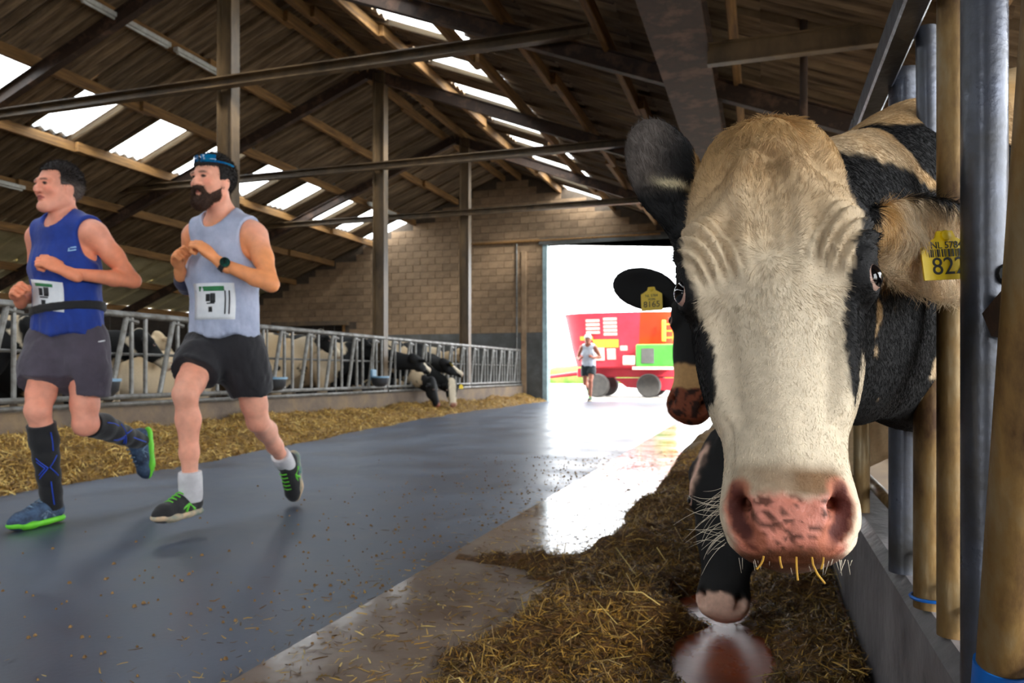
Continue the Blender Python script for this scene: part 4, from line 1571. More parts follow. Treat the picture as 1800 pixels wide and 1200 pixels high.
Rr = np.repeat(np.array([[0.00030, 0.00026, 0.00018, 0.00006]]), len(ln), 0)
jit = rg.uniform(0.68, 1.22, (len(ln), 1)) * clump
fur = hair_object('fur', P, Rr, np.clip(C0 * jit, 0, 1), big_cow)
fur['kind'] = 'stuff'
# whiskers on the cheek side of the muzzle and hay caught in the mouth
wh = []
for i in range(34):
    a = ps1.w((-0.066 - 0.006 * random.random(), 0.02 + 0.03 * random.random(), -0.225 - 0.065 * random.random()))
    dd = Vector(ps1.dirw((-1.0, random.uniform(-0.3, 0.3), random.uniform(-0.9, 0.25)))).normalized()
    l_ = random.uniform(0.02, 0.052)
    g = Vector((random.uniform(-0.2, 0.5), random.uniform(-.3, .3), random.uniform(-1.0, 0.8)))
    wh.append([np.array(Vector(a) + dd * l_ * q + g * l_ * 0.5 * q * q) for q in (0, 0.35, 0.7, 1.0)])
for i in range(26):
    sx = random.uniform(-0.055, 0.06)
    a = ps1.w((sx, 0.012 + 0.02 * random.random(), -0.302))
    dd = Vector((random.uniform(-0.4, 0.4), random.uniform(-0.5, 0.2), -1)).normalized()
    l_ = random.uniform(0.006, 0.018)
    wh.append([np.array(Vector(a) + dd * l_ * q) for q in (0, 0.35, 0.7, 1.0)])
wh = np.array(wh)
wk = hair_object('whiskers', wh, np.repeat(np.array([[0.00028, 0.00022, 0.00016, 0.00006]]), len(wh), 0), np.tile(np.array(lin((0.80, 0.76, 0.68))), (len(wh), 1)), big_cow)
wk['kind'] = 'stuff'
for i, (px_, bend, col_) in enumerate(((0.004, 0.1, 0), (0.019, 0.8, 0), (-0.028, -0.8, 0), (-0.012, 0.3, 0), (0.03, -0.3, 0))):
    a = Vector(ps1.w((px_, -0.002, -0.300)))
    ln_ = (0.024, 0.026, 0.014, 0.012, 0.012)[i]
    pts = [a + Vector((bend * ln_ * q * q * 0.6, -0.004, -ln_ * q)) for q in (0, 0.3, 0.65, 1.0)]
    MB().tube(pts, 0.0011, 5).build('hay_stalk', mat('hay_stalk', (0.72, 0.55, 0.16), (0.62, 0.45, 0.12), rough=0.6, scale=30), big_cow)


# ------------------------------------------------------------------ the other cows
def body_shape(vol, S, fwd, lying=False, k=1.0, long=1.0):
    """trunk and legs: S = point between the shoulders on the ground, fwd = unit xy toward the head"""
    f = np.array([fwd[0], fwd[1], 0.0])
    f /= np.linalg.norm(f)
    l = np.array([-f[1], f[0], 0.0])
    u = np.array([0, 0, 1.0])
    dz = -0.42 if lying else 0.0
    W = lambda a, b, c: np.array(S, float) + k * (a * f + b * l + (c + dz) * u)
    ln = long
    vol.chain([W(0.16, 0, 0.95), W(-0.12, 0, 0.96), W(-0.65 * ln, 0, 0.93), W(-1.15 * ln, 0, 0.97), W(-1.5 * ln, 0, 1.06)],
              [v * k for v in (0.28, 0.40, 0.44, 0.42, 0.28)], 0.10, flat=(l, 0.68))
    vol.chain([W(0.05, 0, 1.26), W(-0.7 * ln, 0, 1.31), W(-1.5 * ln, 0, 1.30)], [v * k for v in (0.11, 0.09, 0.11)], 0.10)
    vol.ell(W(-1.38 * ln, 0.17, 1.27), (0.12 * k, 0.07 * k, 0.08 * k), 0.08)
    vol.ell(W(-1.38 * ln, -0.17, 1.27), (0.12 * k, 0.07 * k, 0.08 * k), 0.08)
    if not lying:
        for sg in (-1, 1):
            vol.chain([W(-0.02, sg * 0.17, 0.78), W(0.03, sg * 0.16, 0.46), W(0.0, sg * 0.15, 0.10), W(0.04, sg * 0.15, 0.03)], [v * k for v in (0.14, 0.068, 0.045, 0.062)], 0.07)
            vol.chain([W(-1.32 * ln, sg * 0.20, 0.86), W(-1.22 * ln, sg * 0.20, 0.66), W(-1.46 * ln, sg * 0.19, 0.44), W(-1.40 * ln, sg * 0.18, 0.10), W(-1.35 * ln, sg * 0.18, 0.03)], [v * k for v in (0.17, 0.11, 0.058, 0.045, 0.062)], 0.07)
        vol.ell(W(-1.08 * ln, 0, 0.52), (0.22 * k, 0.17 * k, 0.13 * k), 0.08)
    else:
        for sg in (-1, 1):
            vol.chain([W(0.05, sg * 0.22, 0.62), W(0.30, sg * 0.26, 0.50), W(0.02, sg * 0.30, 0.48)], [v * k for v in (0.12, 0.07, 0.06)], 0.06)
            vol.chain([W(-1.15 * ln, sg * 0.30, 0.66), W(-0.85 * ln, sg * 0.40, 0.54), W(-1.2 * ln, sg * 0.44, 0.50)], [v * k for v in (0.18, 0.09, 0.06)], 0.06)
    vol.chain([W(-1.72 * ln, 0, 1.25), W(-1.80 * ln, 0, 1.0), W(-1.79 * ln, 0, 0.62)], [v * k for v in (0.035, 0.025, 0.03)], 0.03)
    return W


def make_cow(label, group, S, fwd, ps, coat, res, hres=None, lying=False, k=1.0, long=1.0, ears=EARS_STD, fine=False, tagtext=None, eyes=True):
    f = np.array([fwd[0], fwd[1], 0.0])
    f /= np.linalg.norm(f)
    S = np.array(S, float)
    dz = -0.42 * k if lying else 0
    sh = S + f * 0.12 * k + np.array([0, 0, 1.0 * k + dz])
    hb = ps.w((0, 0.12, 0.07))
    mid = (sh * 0.5 + hb * 0.5) + np.array([0, 0, 0.02])
    ax = np.array([-f[1], f[0], 0])

    def neck(v):
        v.chain([hb, mid, sh], [0.12 * k, 0.17 * k, 0.26 * k], 0.06, flat=(ax, 0.62))
    parts = []
    pts = np.array([S + f * 0.45, S - f * 2.0 * k * long, sh, hb])
    lo, hi = pts.min(0) - 0.42, pts.max(0) + 0.42
    lo[2] = S[2] - 0.02
    hi[2] = max(S[2] + 1.52 * k + dz, ps.w((0, 0.05, 0.25))[2] + 0.12, ps.w((0, 0.1, 0.1))[2] + 0.25)
    if hres is None:
        c = np.array([ps.w((x, y, z)) for x in (-0.27, 0.27) for y in (-0.03, 0.22) for z in (-0.32, 0.27)])
        lo, hi = np.minimum(lo, c.min(0) - 0.02), np.maximum(hi, c.max(0) + 0.02)
        v = Vol(lo, hi, res)
        body_shape(v, S, f, lying, k, long)
        neck(v)
        add_head(v, ps, ears, fine)
        V, Fq = v.mesh()
    else:
        v = Vol(lo, hi, res)
        body_shape(v, S, f, lying, k, long)
        neck(v)
        c = np.array([ps.w((x, y, z)) for x in (-0.27, 0.27) for y in (-0.03, 0.22) for z in (-0.32, 0.27)])
        vh = Vol(c.min(0) - 0.02, c.max(0) + 0.02, hres)
        add_head(vh, ps, ears, fine)
        neck(vh)
        V, Fq = mesh_join([v.mesh(), vh.mesh()])
    C = coat(V, ps.loc(V))
    o = arr_mesh('cow', V, Fq, M_hide, None, C)
    tag(o, label, 'cow', group)
    if eyes:
        add_eyes(o, ps)
    return o


def patchy(seed, amount, headfn=None, base=None, sc=2.6):
    """black patches where noise runs above a level; headfn(x,y,z) -> black mask on the head"""
    def coat(V, L):
        n = vnoise(V, sc, seed, 3)
        nf = vnoise(V, 30, seed + 1, 2)
        b = sstep(amount - 0.02, amount + 0.02, n + 0.03 * nf)
        t = np.clip(0.55 + 0.7 * vnoise(V, 2.0, seed + 5, 2), 0, 1)
        c = mixc(WHITE * 0.95, TAN, t * 0.6) if base is None else mixc(base, base * 0.8, t)
        c = mixc(c, BLACK, b)
        x, y, z = L.T
        hd = (np.abs(x) < 0.37) & (y > -0.05) & (y < 0.24) & (z > -0.34) & (z < 0.29)
        if headfn is not None:
            hb = headfn(x, y, z + 0.006 * nf)
            c2 = mixc(WHITE, BLACK, hb)
            c = np.where(hd[:, None], c2, c)
        mz = sstep(-0.235, -0.25, z) * hd * (y < 0.06) * (np.abs(x) < 0.06)
        c = mixc(c, np.array(lin((0.60, 0.36, 0.28))), mz * 0.85)
        return c
    return coat


ALLBLACK = lambda x, y, z: np.ones(len(x))
BLAZE = lambda x, y, z: np.maximum(sstep(0.028, 0.034, np.abs(x)) * sstep(-0.16, -0.14, z), 0)
WHITEFACE = lambda x, y, z: sstep(0.05, 0.06, y - 0.25 * np.clip(z, -1, 0)) * sstep(-0.17, -0.15, z)


def coat2(V, L):
    c = patchy(61, 0.05, ALLBLACK)(V, L)
    x, y, z = L.T
    n = vnoise(L, 40, 62, 2)
    hd = (np.abs(x) < 0.2) & (y < 0.2) & (z < 0.25)
    sn = sstep(-0.125, -0.14, z + 0.012 * n) * hd
    c = mixc(c, np.array(lin((0.74, 0.58, 0.38))), sn)
    mz = sstep(-0.205, -0.215, z + 0.008 * n) * hd
    c = mixc(c, np.array(lin((0.50, 0.26, 0.16))), mz)
    dt = mz * sstep(0.0, 0.25, vnoise(L, 60, 63, 3))
    c = mixc(c, np.array(lin((0.16, 0.07, 0.04))), dt)
    return c


O2 = np.array([-0.20, 2.68, 0.90])
ps2 = facing(O2, (-0.10, -1.0), 12, -8)
ps2.k = 1.08
ears2 = [((-0.10, 0.085, 0.11), (-0.330, 0.090, 0.135), (-0.05, -0.9, -0.35), 0.072, 0), EARS_STD[1]]
cow2 = make_cow('black cow with pale nose looking past the doorway, small tag on its ear', 'cows at the near feed fence', (1.0, 3.35, -0.03), (-1, -0.12), ps2, coat2, 0.02, 0.006, ears=ears2, fine=True)
t2 = ps2.w((-0.195, 0.062, 0.085))
ear_tag(cow2, t2, ps2.dirw((0.97, 0, 0.17)), ps2.dirw((-0.17, -0.2, 0.97)), 0.078, 0.086, [('8165', -0.24, 0.36), ('NL 5784', 0.13, 0.15), ('30286', -0.02, 0.13)])


def coat3(V, L):
    x, y, z = L.T
    nf = vnoise(V, 45, 71, 2)
    c = mixc(np.array(lin((0.80, 0.66, 0.46))), WHITE, np.clip(0.5 + 0.5 * vnoise(V, 3, 72, 2), 0, 1))
    hd = (np.abs(x) < 0.28) & (y < 0.22) & (z > -0.34) & (z < 0.29)
    hb = np.ones(len(x))
    w = sstep(-0.235, -0.25, z + 0.012 * nf + 0.25 * (np.abs(x + 0.0) - 0.03) * (x > 0))
    w = np.maximum(w, np.exp(-(((x + 0.095 + 0.25 * (0.10 - z) + 0.01 * nf) / 0.010) ** 2)) * sstep(0.0, 0.03, z) * sstep(0.19, 0.15, z) * 1.3)
    c = np.where(hd[:, None], mixc(BLACK * np.ones((len(x), 1)), np.array(lin((0.85, 0.70, 0.62))), np.clip(w, 0, 1)), c)
    far = (V[:, 0] > 0.6)
    c = np.where((far & (vnoise(V, 2.6, 73, 3) > 0.05))[:, None], BLACK, c)
    return c


ps3 = facing((-0.100, 2.285, 0.352), (-0.12, -1.0), 17, -1)
ps3.k = 1.03
ears3 = [((-0.10, 0.085, 0.10), (-0.13, 0.20, 0.10), (-0.8, -0.3, -0.3), 0.05, 0), ((0.10, 0.085, 0.10), (0.20, 0.18, 0.10), (0.3, -0.9, -0.3), 0.05, 0)]
cow3 = make_cow('black faced cow with a pinkish white nose, head down in the dark feed', 'cows at the near feed fence', (1.02, 2.70, -0.03), (-1, -0.2), ps3, coat3, 0.02, 0.006, ears=ears3, fine=True)

# ---- cows behind the far fence
GF = 'cows behind the far fence'
hd = lambda x, y, z, tw, p=15, r=0: facing((x, y, z), tw, p, r)
CHEEK = lambda x, y, z: np.clip(sstep(0.085, 0.10, y + 0.3 * np.abs(x)) + (z > 0.03) * 1.0, 0, 1)
far_cows = [
    # label, point under the shoulders, heading, head pose, coat, lying
    ('black cow with a white cheek, head raised out through the far fence', (-6.72, 11.85, -0.03), (1, 0.05), hd(-5.62, 11.98, 0.96, (0.30, 1.0), 56), patchy(101, -0.35, CHEEK), False),
    ('black cow with yellow ear tag reaching out of the fence near the last column', (-6.75, 14.25, -0.03), (1, -0.70), hd(-5.52, 13.14, 0.90, (0.62, 0.75), 54), patchy(102, -0.35, CHEEK), False),
    ('pale faced cow eating from the straw with its head right down', (-6.7, 13.18, -0.03), (1, -0.15), hd(-5.42, 12.95, 0.42, (0.55, -0.7), 14), patchy(103, -0.1, lambda x, y, z: sstep(0.06, 0.07, np.abs(x) + 0.2 * y) * (z > -0.12)), False),
    ('black cow eating from the straw with its head right down beside the pale faced one', (-6.70, 12.52, -0.03), (1, -0.1), hd(-5.50, 12.42, 0.44, (0.8, 0.1), 10), patchy(104, -0.3, ALLBLACK), False),
    ('mostly white cow lying in the stalls between the two runners', (-7.85, 9.0, 0.02), (-0.25, 1), hd(-8.15, 9.85, 1.05, (-0.2, 1.0), 30), patchy(105, 0.42), True),
    ('white cow standing in the stalls between the two runners', (-9.6, 9.2, -0.03), (0.1, 1), hd(-9.4, 10.2, 1.25, (0.2, 1.0), 35), patchy(106, 0.34), False),
    ('black cow with a white stripe behind the fence at the picture edge', (-6.95, 5.05, -0.03), (1, 0.15), hd(-6.28, 5.35, 1.08, (0.5, 0.9), 35), patchy(107, -0.25, lambda x, y, z: sstep(0.03, 0.035, np.abs(x))), False),
    ('black cow standing close behind the fence beside the blue vested runner', (-7.2, 6.55, -0.03), (1, 0.1), hd(-6.35, 6.75, 1.05, (0.7, 0.7), 35), patchy(112, -0.2, BLAZE), False),
    ('white cow with black patches standing behind the water bowl fence', (-6.95, 11.12, -0.03), (1, 0.05), hd(-6.28, 11.45, 1.15, (0.5, 0.9), 35), patchy(108, 0.16, CHEEK), False),
    ('white and black cow behind the bearded runner shorts', (-7.3, 10.35, -0.03), (1, 0.1), hd(-6.45, 10.50, 1.25, (0.9, 0.5), 35), patchy(109, 0.22, BLAZE), False),
    ('tan and white cow standing near the end wall stalls', (-7.6, 17.0, -0.03), (1, -0.2), hd(-6.75, 16.8, 1.15, (0.9, -0.5), 35), patchy(110, 0.28), False),
    ('cow far back in the stalls by the small dark doorway', (-11.5, 15.5, -0.03), (0.3, -1), hd(-11.3, 14.4, 1.25, (0.2, -1.0), 35), patchy(111, 0.1), False),
]
for lb, S, fw, ps, coat, ly_ in far_cows:
    o = make_cow(lb, GF, S, fw, ps, coat, 0.024, lying=ly_)
    for sx in ((1,) if 'tag' not in lb else (-1, 1)):
        ear_tag(o, ps.w((sx * 0.19, 0.075, 0.08)), ps.dirw((1, 0, 0)), ps.dirw((0, -0.2, 1)), 0.075, 0.085, [])

# ================================================================== runners
from mathutils.bvhtree import BVHTree

M_skin = vmat('skin', rough=0.55, nscale=25, namt=0.10, spec=0.4, sss=0.08)
M_hairp = vmat('short_hair', rough=0.8, nscale=220, namt=0.45, bump=0.8, bscale=260)


def cloth_mat(name, c, c2=None, rough=0.8):
    return mat(name, c, c2 or tuple(v * 0.86 for v in c), rough=rough, scale=9, detail=6, bump=0.5, bscale=14, sheen=0.15)


M_white = mat('white_print', (0.90, 0.91, 0.92), (0.84, 0.86, 0.88), rough=0.7, scale=12)
M_green = mat('green_print', (0.20, 0.52, 0.30), (0.16, 0.44, 0.26), rough=0.7, scale=12)
M_dark = mat('dark_print', (0.10, 0.11, 0.12), (0.15, 0.16, 0.17), rough=0.7, scale=12)


def unit(v):
    v = np.array(v, float)
    return v / np.linalg.norm(v)


class Runner:
    def __init__(s, origin, J, face, res=0.007):
        s.o = np.array(origin, float)
        s.J = {k: s.w(v) for k, v in J.items()}
        s.face = face
        s.res = res

    def w(s, p):
        """(left, forward, up) -> world; the runner heads along -y"""
        return s.o + np.array([p[0], -p[1], p[2]])

    def vol(s, pts, pad, res):
        P = np.array(pts)
        return Vol(P.min(0) - pad, P.max(0) + pad, res)

    def torso(s, v, g=0.0, k=0.05):
        J = s.J
        hip = (J['hipl'] + J['hipr']) / 2
        sh = (J['shl'] + J['shr']) / 2
        nk = J['neck']
        F = np.array([0, -1, 0.0])
        fl = ((0, 1, 0), 0.66)
        up = sh - hip
        a = hip + up * 0.05
        b = hip + up * 0.30
        c = hip + up * 0.68 + F * 0.012
        d = hip + up * 0.92
        v.chain([a, b, c, d], [0.150 + g, 0.132 + g, 0.166 + g, 0.132 + g], k, flat=fl)
        v.cone(J['shl'] * 0.84 + sh * 0.16 + up * 0.02, J['shr'] * 0.84 + sh * 0.16 + up * 0.02, 0.062 + g, 0.062 + g, k)
        v.cone(sh + up * 0.05, nk + (nk - sh) * 0.1, 0.085 + g, 0.062 + g, k)
        for e in ('l', 'r'):      # trapezius slope
            v.cone(J['sh' + e] * 0.75 + sh * 0.25 + up * 0.05, nk * 0.9 + sh * 0.1, 0.042 + g, 0.050 + g, k)

    def head_frame(s):
        f = np.array([s.face[0], -s.face[1], s.face[2]])
        f = unit(f)
        l = unit(np.cross((0, 0, 1.0), f))
        l = unit(np.array([f[1] * 0 + 0, 0, 0]) + np.cross(np.array([0, 0, 1.0]), f))
        u = np.cross(f, l)
        if u[2] < 0:
            u, l = -u, -l
        return f, l, u

    def hp(s, l_, f_, u_):
        f, l, u = s.head_frame()
        return s.J['head'] + l * l_ + f * f_ + u * u_

    def headshape(s, v, g=0.0, face=True):
        f, l, u = s.head_frame()
        R = np.array([l, f, u])
        E = lambda p, r, k=0.02, op='add': v.ell(s.hp(*p), np.array(r) + (g if op == 'add' else 0), k, op, R)
        E((0, -0.018, 0.040), (0.076, 0.096, 0.092), 0.03)
        E((0, 0.026, -0.020), (0.064, 0.066, 0.085), 0.04)
        if not face:
            return
        for sx in (-1, 1):
            v.cone(s.hp(sx * 0.056, 0.002, -0.055), s.hp(sx * 0.018, 0.068, -0.098), 0.024, 0.022, 0.03)
            E((sx * 0.042, 0.062, -0.022), (0.022, 0.020, 0.018), 0.025)
            E((sx * 0.030, 0.094, 0.008), (0.017, 0.013, 0.010), 0.010, 'sub')
            E((sx * 0.030, 0.080, 0.008), (0.013, 0.010, 0.009), 0.006)
            E((sx * 0.077, -0.006, -0.008), (0.009, 0.021, 0.033), 0.010)
            v.cone(s.hp(sx * 0.012, 0.090, 0.026), s.hp(sx * 0.048, 0.078, 0.026), 0.011, 0.010, 0.015)
        E((0, 0.072, -0.100), (0.024, 0.022, 0.018), 0.02)
        v.chain([s.hp(0, 0.086, 0.022), s.hp(0, 0.106, -0.016), s.hp(0, 0.108, -0.026)], [0.008, 0.011, 0.013], 0.010)
        for sx in (-1, 1):
            E((sx * 0.013, 0.096, -0.028), (0.009, 0.010, 0.008), 0.006)
        E((0, 0.088, -0.052), (0.024, 0.011, 0.007), 0.006)
        E((0, 0.086, -0.066), (0.021, 0.011, 0.008), 0.006)
        v.cone(s.hp(-0.020, 0.101, -0.0585), s.hp(0.020, 0.101, -0.0585), 0.0025, 0.0025, 0.003, 'sub')

    def hand(s, e, palm):
        """loose fist at the end of a forearm; palm = direction the palm faces"""
        J = s.J
        c = J['hand' + e]
        wr = J['wr' + e]
        a = unit(c - wr)
        p = np.array([palm[0], -palm[1], palm[2]], float)
        p = unit(p - a * (p @ a))
        t = np.array([0, 0, 1.0])
        sd = np.cross(a, p)
        if sd @ t < 0:
            sd = -sd
        v = s.vol([c, wr], 0.11, max(0.0040, s.res * 0.6))
        v.chain([wr - a * 0.03, wr, c - a * 0.015], [0.030, 0.026, 0.027], 0.02, flat=(p, 0.85))
        v.ell(c - p * 0.008, (0.046, 0.041, 0.018), 0.02, 'add', np.array([a, sd, p]))
        for i, o in enumerate((0.030, 0.010, -0.010, -0.029)):
            ln = (0.92, 1.05, 1.0, 0.82)[i]
            K = c + a * (0.036 - 0.004 * abs(i - 1)) + sd * o - p * 0.006
            q = [K, K + (a * 0.024 + p * 0.018) * ln, K + (a * 0.010 + p * 0.042) * ln, K + (-a * 0.014 + p * 0.040) * ln]
            v.chain(q, [0.0100, 0.0095, 0.0088, 0.0078], 0.003)
        v.chain([c - a * 0.028 + sd * 0.030, c - a * 0.002 + sd * 0.046 + p * 0.018, c + a * 0.022 + sd * 0.040 + p * 0.034, c + a * 0.034 + sd * 0.024 + p * 0.044], [0.014, 0.0115, 0.0100, 0.0085], 0.006)
        return v.mesh()

    def leg(s, v, e, g=0.0, k=0.03):
        J = s.J
        h, kn, an = J['hip' + e], J['knee' + e], J['ank' + e]
        th, shk = kn - h, an - kn
        back = unit(np.cross(np.cross(th, -shk), shk)) if np.linalg.norm(np.cross(th, shk)) > 1e-3 else np.array([0, 1.0, 0])
        if back @ np.array([0, 1.0, 0]) < 0:
            back = -back
        v.chain([h, h + th * 0.35, h + th * 0.78, kn], [0.088 + g, 0.080 + g, 0.060 + g, 0.051 + g], k)
        v.chain([kn, kn + shk * 0.28 + back * 0.016, kn + shk * 0.62 + back * 0.006, an], [0.049 + g, 0.051 + g, 0.039 + g, 0.031 + g], k)
        fr = -back
        v.ell(kn + fr * 0.014, (0.036 + g,) * 3, k)

    def body(s, skin, armtan, palm_l, palm_r, eyecol=(0.12, 0.09, 0.08)):
        J = s.J
        v = s.vol(list(J.values()), 0.17, s.res)
        s.torso(v)
        for e in ('l', 'r'):
            sh, el, wr = J['sh' + e], J['el' + e], J['wr' + e]
            v.chain([sh, sh * 0.55 + el * 0.45, el], [0.056, 0.045, 0.035], 0.03)
            v.chain([el, el * 0.68 + wr * 0.32, wr], [0.036, 0.038, 0.025], 0.015)
            s.leg(v, e)
            v.cone(J['ank' + e], J['ank' + e] + unit(J['ank' + e] - J['knee' + e]) * 0.03, 0.031, 0.030, 0.01)
        v.cone(J['neck'], s.hp(0, -0.012, -0.04), 0.060, 0.056, 0.03)
        s.headshape(v, 0.0, False)
        parts = [v.mesh()]
        hv = s.vol([J['head']], 0.15, max(0.0042, s.res * 0.6))
        s.headshape(hv)
        hv.cone(J['neck'], s.hp(0, -0.012, -0.04), 0.060, 0.056, 0.03)
        parts.append(hv.mesh())
        parts.append(s.hand('l', palm_l))
        parts.append(s.hand('r', palm_r))
        V, Fq = mesh_join(parts)
        sk, tn = np.array(lin(skin)), np.array(lin(armtan))
        n = vnoise(V, 9, 3, 3)
        c = mixc(sk, sk * np.array([1.05, 0.80, 0.72]), np.clip(0.35 + 0.6 * n, 0, 1))
        dist = np.full(len(V), 9.0)
        for e in ('l', 'r'):
            for q in ('wr', 'hand', 'el'):
                dist = np.minimum(dist, np.linalg.norm(V - J[q + e], axis=1))
        c = mixc(c, tn, sstep(0.26, 0.14, dist))
        f, l, u = s.head_frame()
        H = (V - J['head']) @ np.stack([l, f, u], 1)
        for sx in (-1, 1):
            ed = np.hypot((H[:, 0] - sx * 0.030) / 0.013, (H[:, 2] - 0.008) / 0.0065)
            c = mixc(c, np.array(lin(eyecol)), sstep(1.15, 0.8, ed) * (H[:, 1] > 0.06))
            eb = np.hypot((H[:, 0] - sx * 0.031) / 0.020, (H[:, 2] - 0.027 + 0.1 * np.abs(H[:, 0] - sx * 0.03)) / 0.0055)
            c = mixc(c, np.array(lin((0.20, 0.14, 0.10))), sstep(1.2, 0.7, eb) * (H[:, 1] > 0.06) * 0.8)
        lp = np.hypot(H[:, 0] / 0.024, (H[:, 2] + 0.059) / 0.012)
        c = mixc(c, np.array(lin((0.66, 0.36, 0.33))), sstep(1.1, 0.8, lp) * (H[:, 1] > 0.07))
        ck = np.hypot((np.abs(H[:, 0]) - 0.045) / 0.02, (H[:, 2] + 0.02) / 0.02)
        c = mixc(c, sk * np.array([1.05, 0.72, 0.66]), sstep(1.2, 0.4, ck) * (H[:, 1] > 0.03) * 0.6)
        c = mixc(c, sk * np.array([1.0, 0.7, 0.62]), sstep(0.07, 0.03, np.minimum(np.linalg.norm(V - J['kneel'], axis=1), np.linalg.norm(V - J['kneer'], axis=1))) * 0.5)
        o = arr_mesh('person', V, Fq, M_skin, None, c)
        s.obj = o
        return o

    def hair(s, col, line, g=0.009, grey=None):
        """short hair; line(H) -> signed region (positive = hair)"""
        v = s.vol([s.J['head']], 0.16, max(0.0045, s.res * 0.6))
        s.headshape(v, g, False)
        f, l, u = s.head_frame()
        B = np.stack([l, f, u], 1)
        sl = v.region(v.lo, v.lo + v.h * v.n)
        X, Y, Z = v.grid(sl)
        D = [X - s.J['head'][0], Y - s.J['head'][1], Z - s.J['head'][2]]
        H = [D[0] * B[0, i] + D[1] * B[1, i] + D[2] * B[2, i] for i in range(3)]
        v.d = np.maximum(v.d, -line(*H)).astype(np.float32)
        V, Fq = v.mesh()
        c = np.array(lin(col)) * (1 + 0.35 * vnoise(V, 120, 8, 2))[:, None]
        if grey is not None:
            Hh = (V - s.J['head']) @ B
            c = mixc(c, np.array(lin(grey)), sstep(0.05, 0.0, Hh[:, 2]) * 0.8)
        o = arr_mesh('hair', V, Fq, M_hairp, s.obj, c)
        s.fuzz(o, V, Fq, c, 5000, 0.012, (0, 0.5, -0.2)) if s.res < 0.01 else None
        return o

    def fuzz(s, o, V, Fq, c, n, ln, d):
        N = vnormals(V, Fq)
        r = np.random.default_rng(n)
        P0, N0, C0, _ = grow_fur(V, Fq, c, N, V, n, r, np.ones(len(V), bool))
        D = N0 * 0.55 + np.array(d) * 0.6 + r.normal(0, 0.35, (n, 3))
        D /= np.linalg.norm(D, axis=1, keepdims=True)
        t = np.linspace(0, 1, 3)[None, :, None]
        P = P0[:, None] + D[:, None] * t * (ln * r.uniform(0.5, 1.2, n))[:, None, None]
        h = hair_object('strands', P, np.repeat(np.array([[0.0007, 0.0006, 0.0002]]), n, 0), C0 * r.uniform(0.6, 1.4, (n, 1)), o)
        h['kind'] = 'stuff'

    def beard(s, col):
        v = s.vol([s.J['head']], 0.16, 0.0045)
        f, l, u = s.head_frame()
        R = np.array([l, f, u])
        for sx in (-1, 1):
            v.chain([s.hp(sx * 0.066, 0.010, -0.030), s.hp(sx * 0.055, 0.040, -0.078), s.hp(sx * 0.022, 0.076, -0.105), s.hp(0, 0.084, -0.108)], [0.010, 0.018, 0.024, 0.024], 0.015)
            v.chain([s.hp(0, 0.103, -0.044), s.hp(sx * 0.022, 0.094, -0.048), s.hp(sx * 0.032, 0.080, -0.075)], [0.0085, 0.0085, 0.012], 0.01)
        v.ell(s.hp(0, 0.072, -0.118), (0.030, 0.026, 0.022), 0.02, 'add', R)
        V, Fq = v.mesh()
        c = np.array(lin(col)) * (1 + 0.5 * vnoise(V, 150, 9, 2))[:, None]
        o = arr_mesh('beard', V, Fq, M_hairp, s.obj, c)
        s.fuzz(o, V, Fq, c, 4000, 0.010, (0, -0.3, -1.0))
        return o

    def vest(s, m, hem, g=0.016, neck_r=(0.078, 0.105, 0.10), seed=1):
        J = s.J
        hip = (J['hipl'] + J['hipr']) / 2
        v = s.vol([J['shl'], J['shr'], hip, J['neck'], hip - np.array([0, 0, 0.1])], 0.26, s.res)
        s.torso(v, g)
        # loose skirt of the vest
        v.chain([hip + (0, 0, 0.16), hip + (0, 0, hem - hip[2] - 0.06)], [0.142 + g, 0.166 + g], 0.06, flat=((0, 1, 0), 0.72))
        up = unit(J['neck'] - hip)
        for e, sg in (('l', 1), ('r', -1)):
            v.ell(J['sh' + e] + np.array([sg * 0.040, 0.0, -0.015]), (0.096, 0.14, 0.130), 0.012, 'sub')
        v.ell(J['neck'] + np.array([0, -0.035, 0.025]), neck_r, 0.01, 'sub')
        v.ell(J['neck'] + np.array([0, 0.05, 0.06]), (0.08, 0.09, 0.085), 0.01, 'sub')
        sl = v.region(v.lo, v.lo + v.h * v.n)
        X, Y, Z = v.grid(sl)
        hm = hem + 0.012 * np.sin(X * 30 + seed) + 0.008 * np.sin(Y * 41 + 2 * seed)
        v.d = np.maximum(v.d, hm - Z).astype(np.float32)
        V, Fq = v.mesh()
        V = laplace(V, Fq, 1)
        N = vnormals(V, Fq)
        fold = vnoise(np.stack([V[:, 0] * 2.0, V[:, 1] * 2.0, V[:, 2] + 0.8 * V[:, 0]], 1), 9, seed, 3)
        V = V + N * (0.012 * fold * sstep(J['neck'][2], J['neck'][2] - 0.25, V[:, 2]))[:, None]
        o = arr_mesh('vest', V, Fq, m, s.obj)
        s.vest_bvh = BVHTree.FromPolygons([tuple(p) for p in V], [tuple(f) for f in Fq])
        return o

    def band(s, name, m, z0, z1, g, tilt=0.0):
        """strip of the inflated torso between two heights"""
        J = s.J
        hip = (J['hipl'] + J['hipr']) / 2
        v = s.vol([J['shl'], J['shr'], hip, J['neck']], 0.26, s.res)
        s.torso(v, g)
        v.chain([hip + (0, 0, 0.16), hip + (0, 0, -0.05)], [0.142 + g, 0.166 + g], 0.06, flat=((0, 1, 0), 0.72))
        X, Y, Z = v.grid(v.region(v.lo, v.lo + v.h * v.n))
        zz = Z - tilt * (X - hip[0])
        v.d = np.maximum(v.d, np.maximum(z0 - zz, zz - z1)).astype(np.float32)
        V, Fq = v.mesh()
        return arr_mesh(name, V, Fq, m, s.obj)

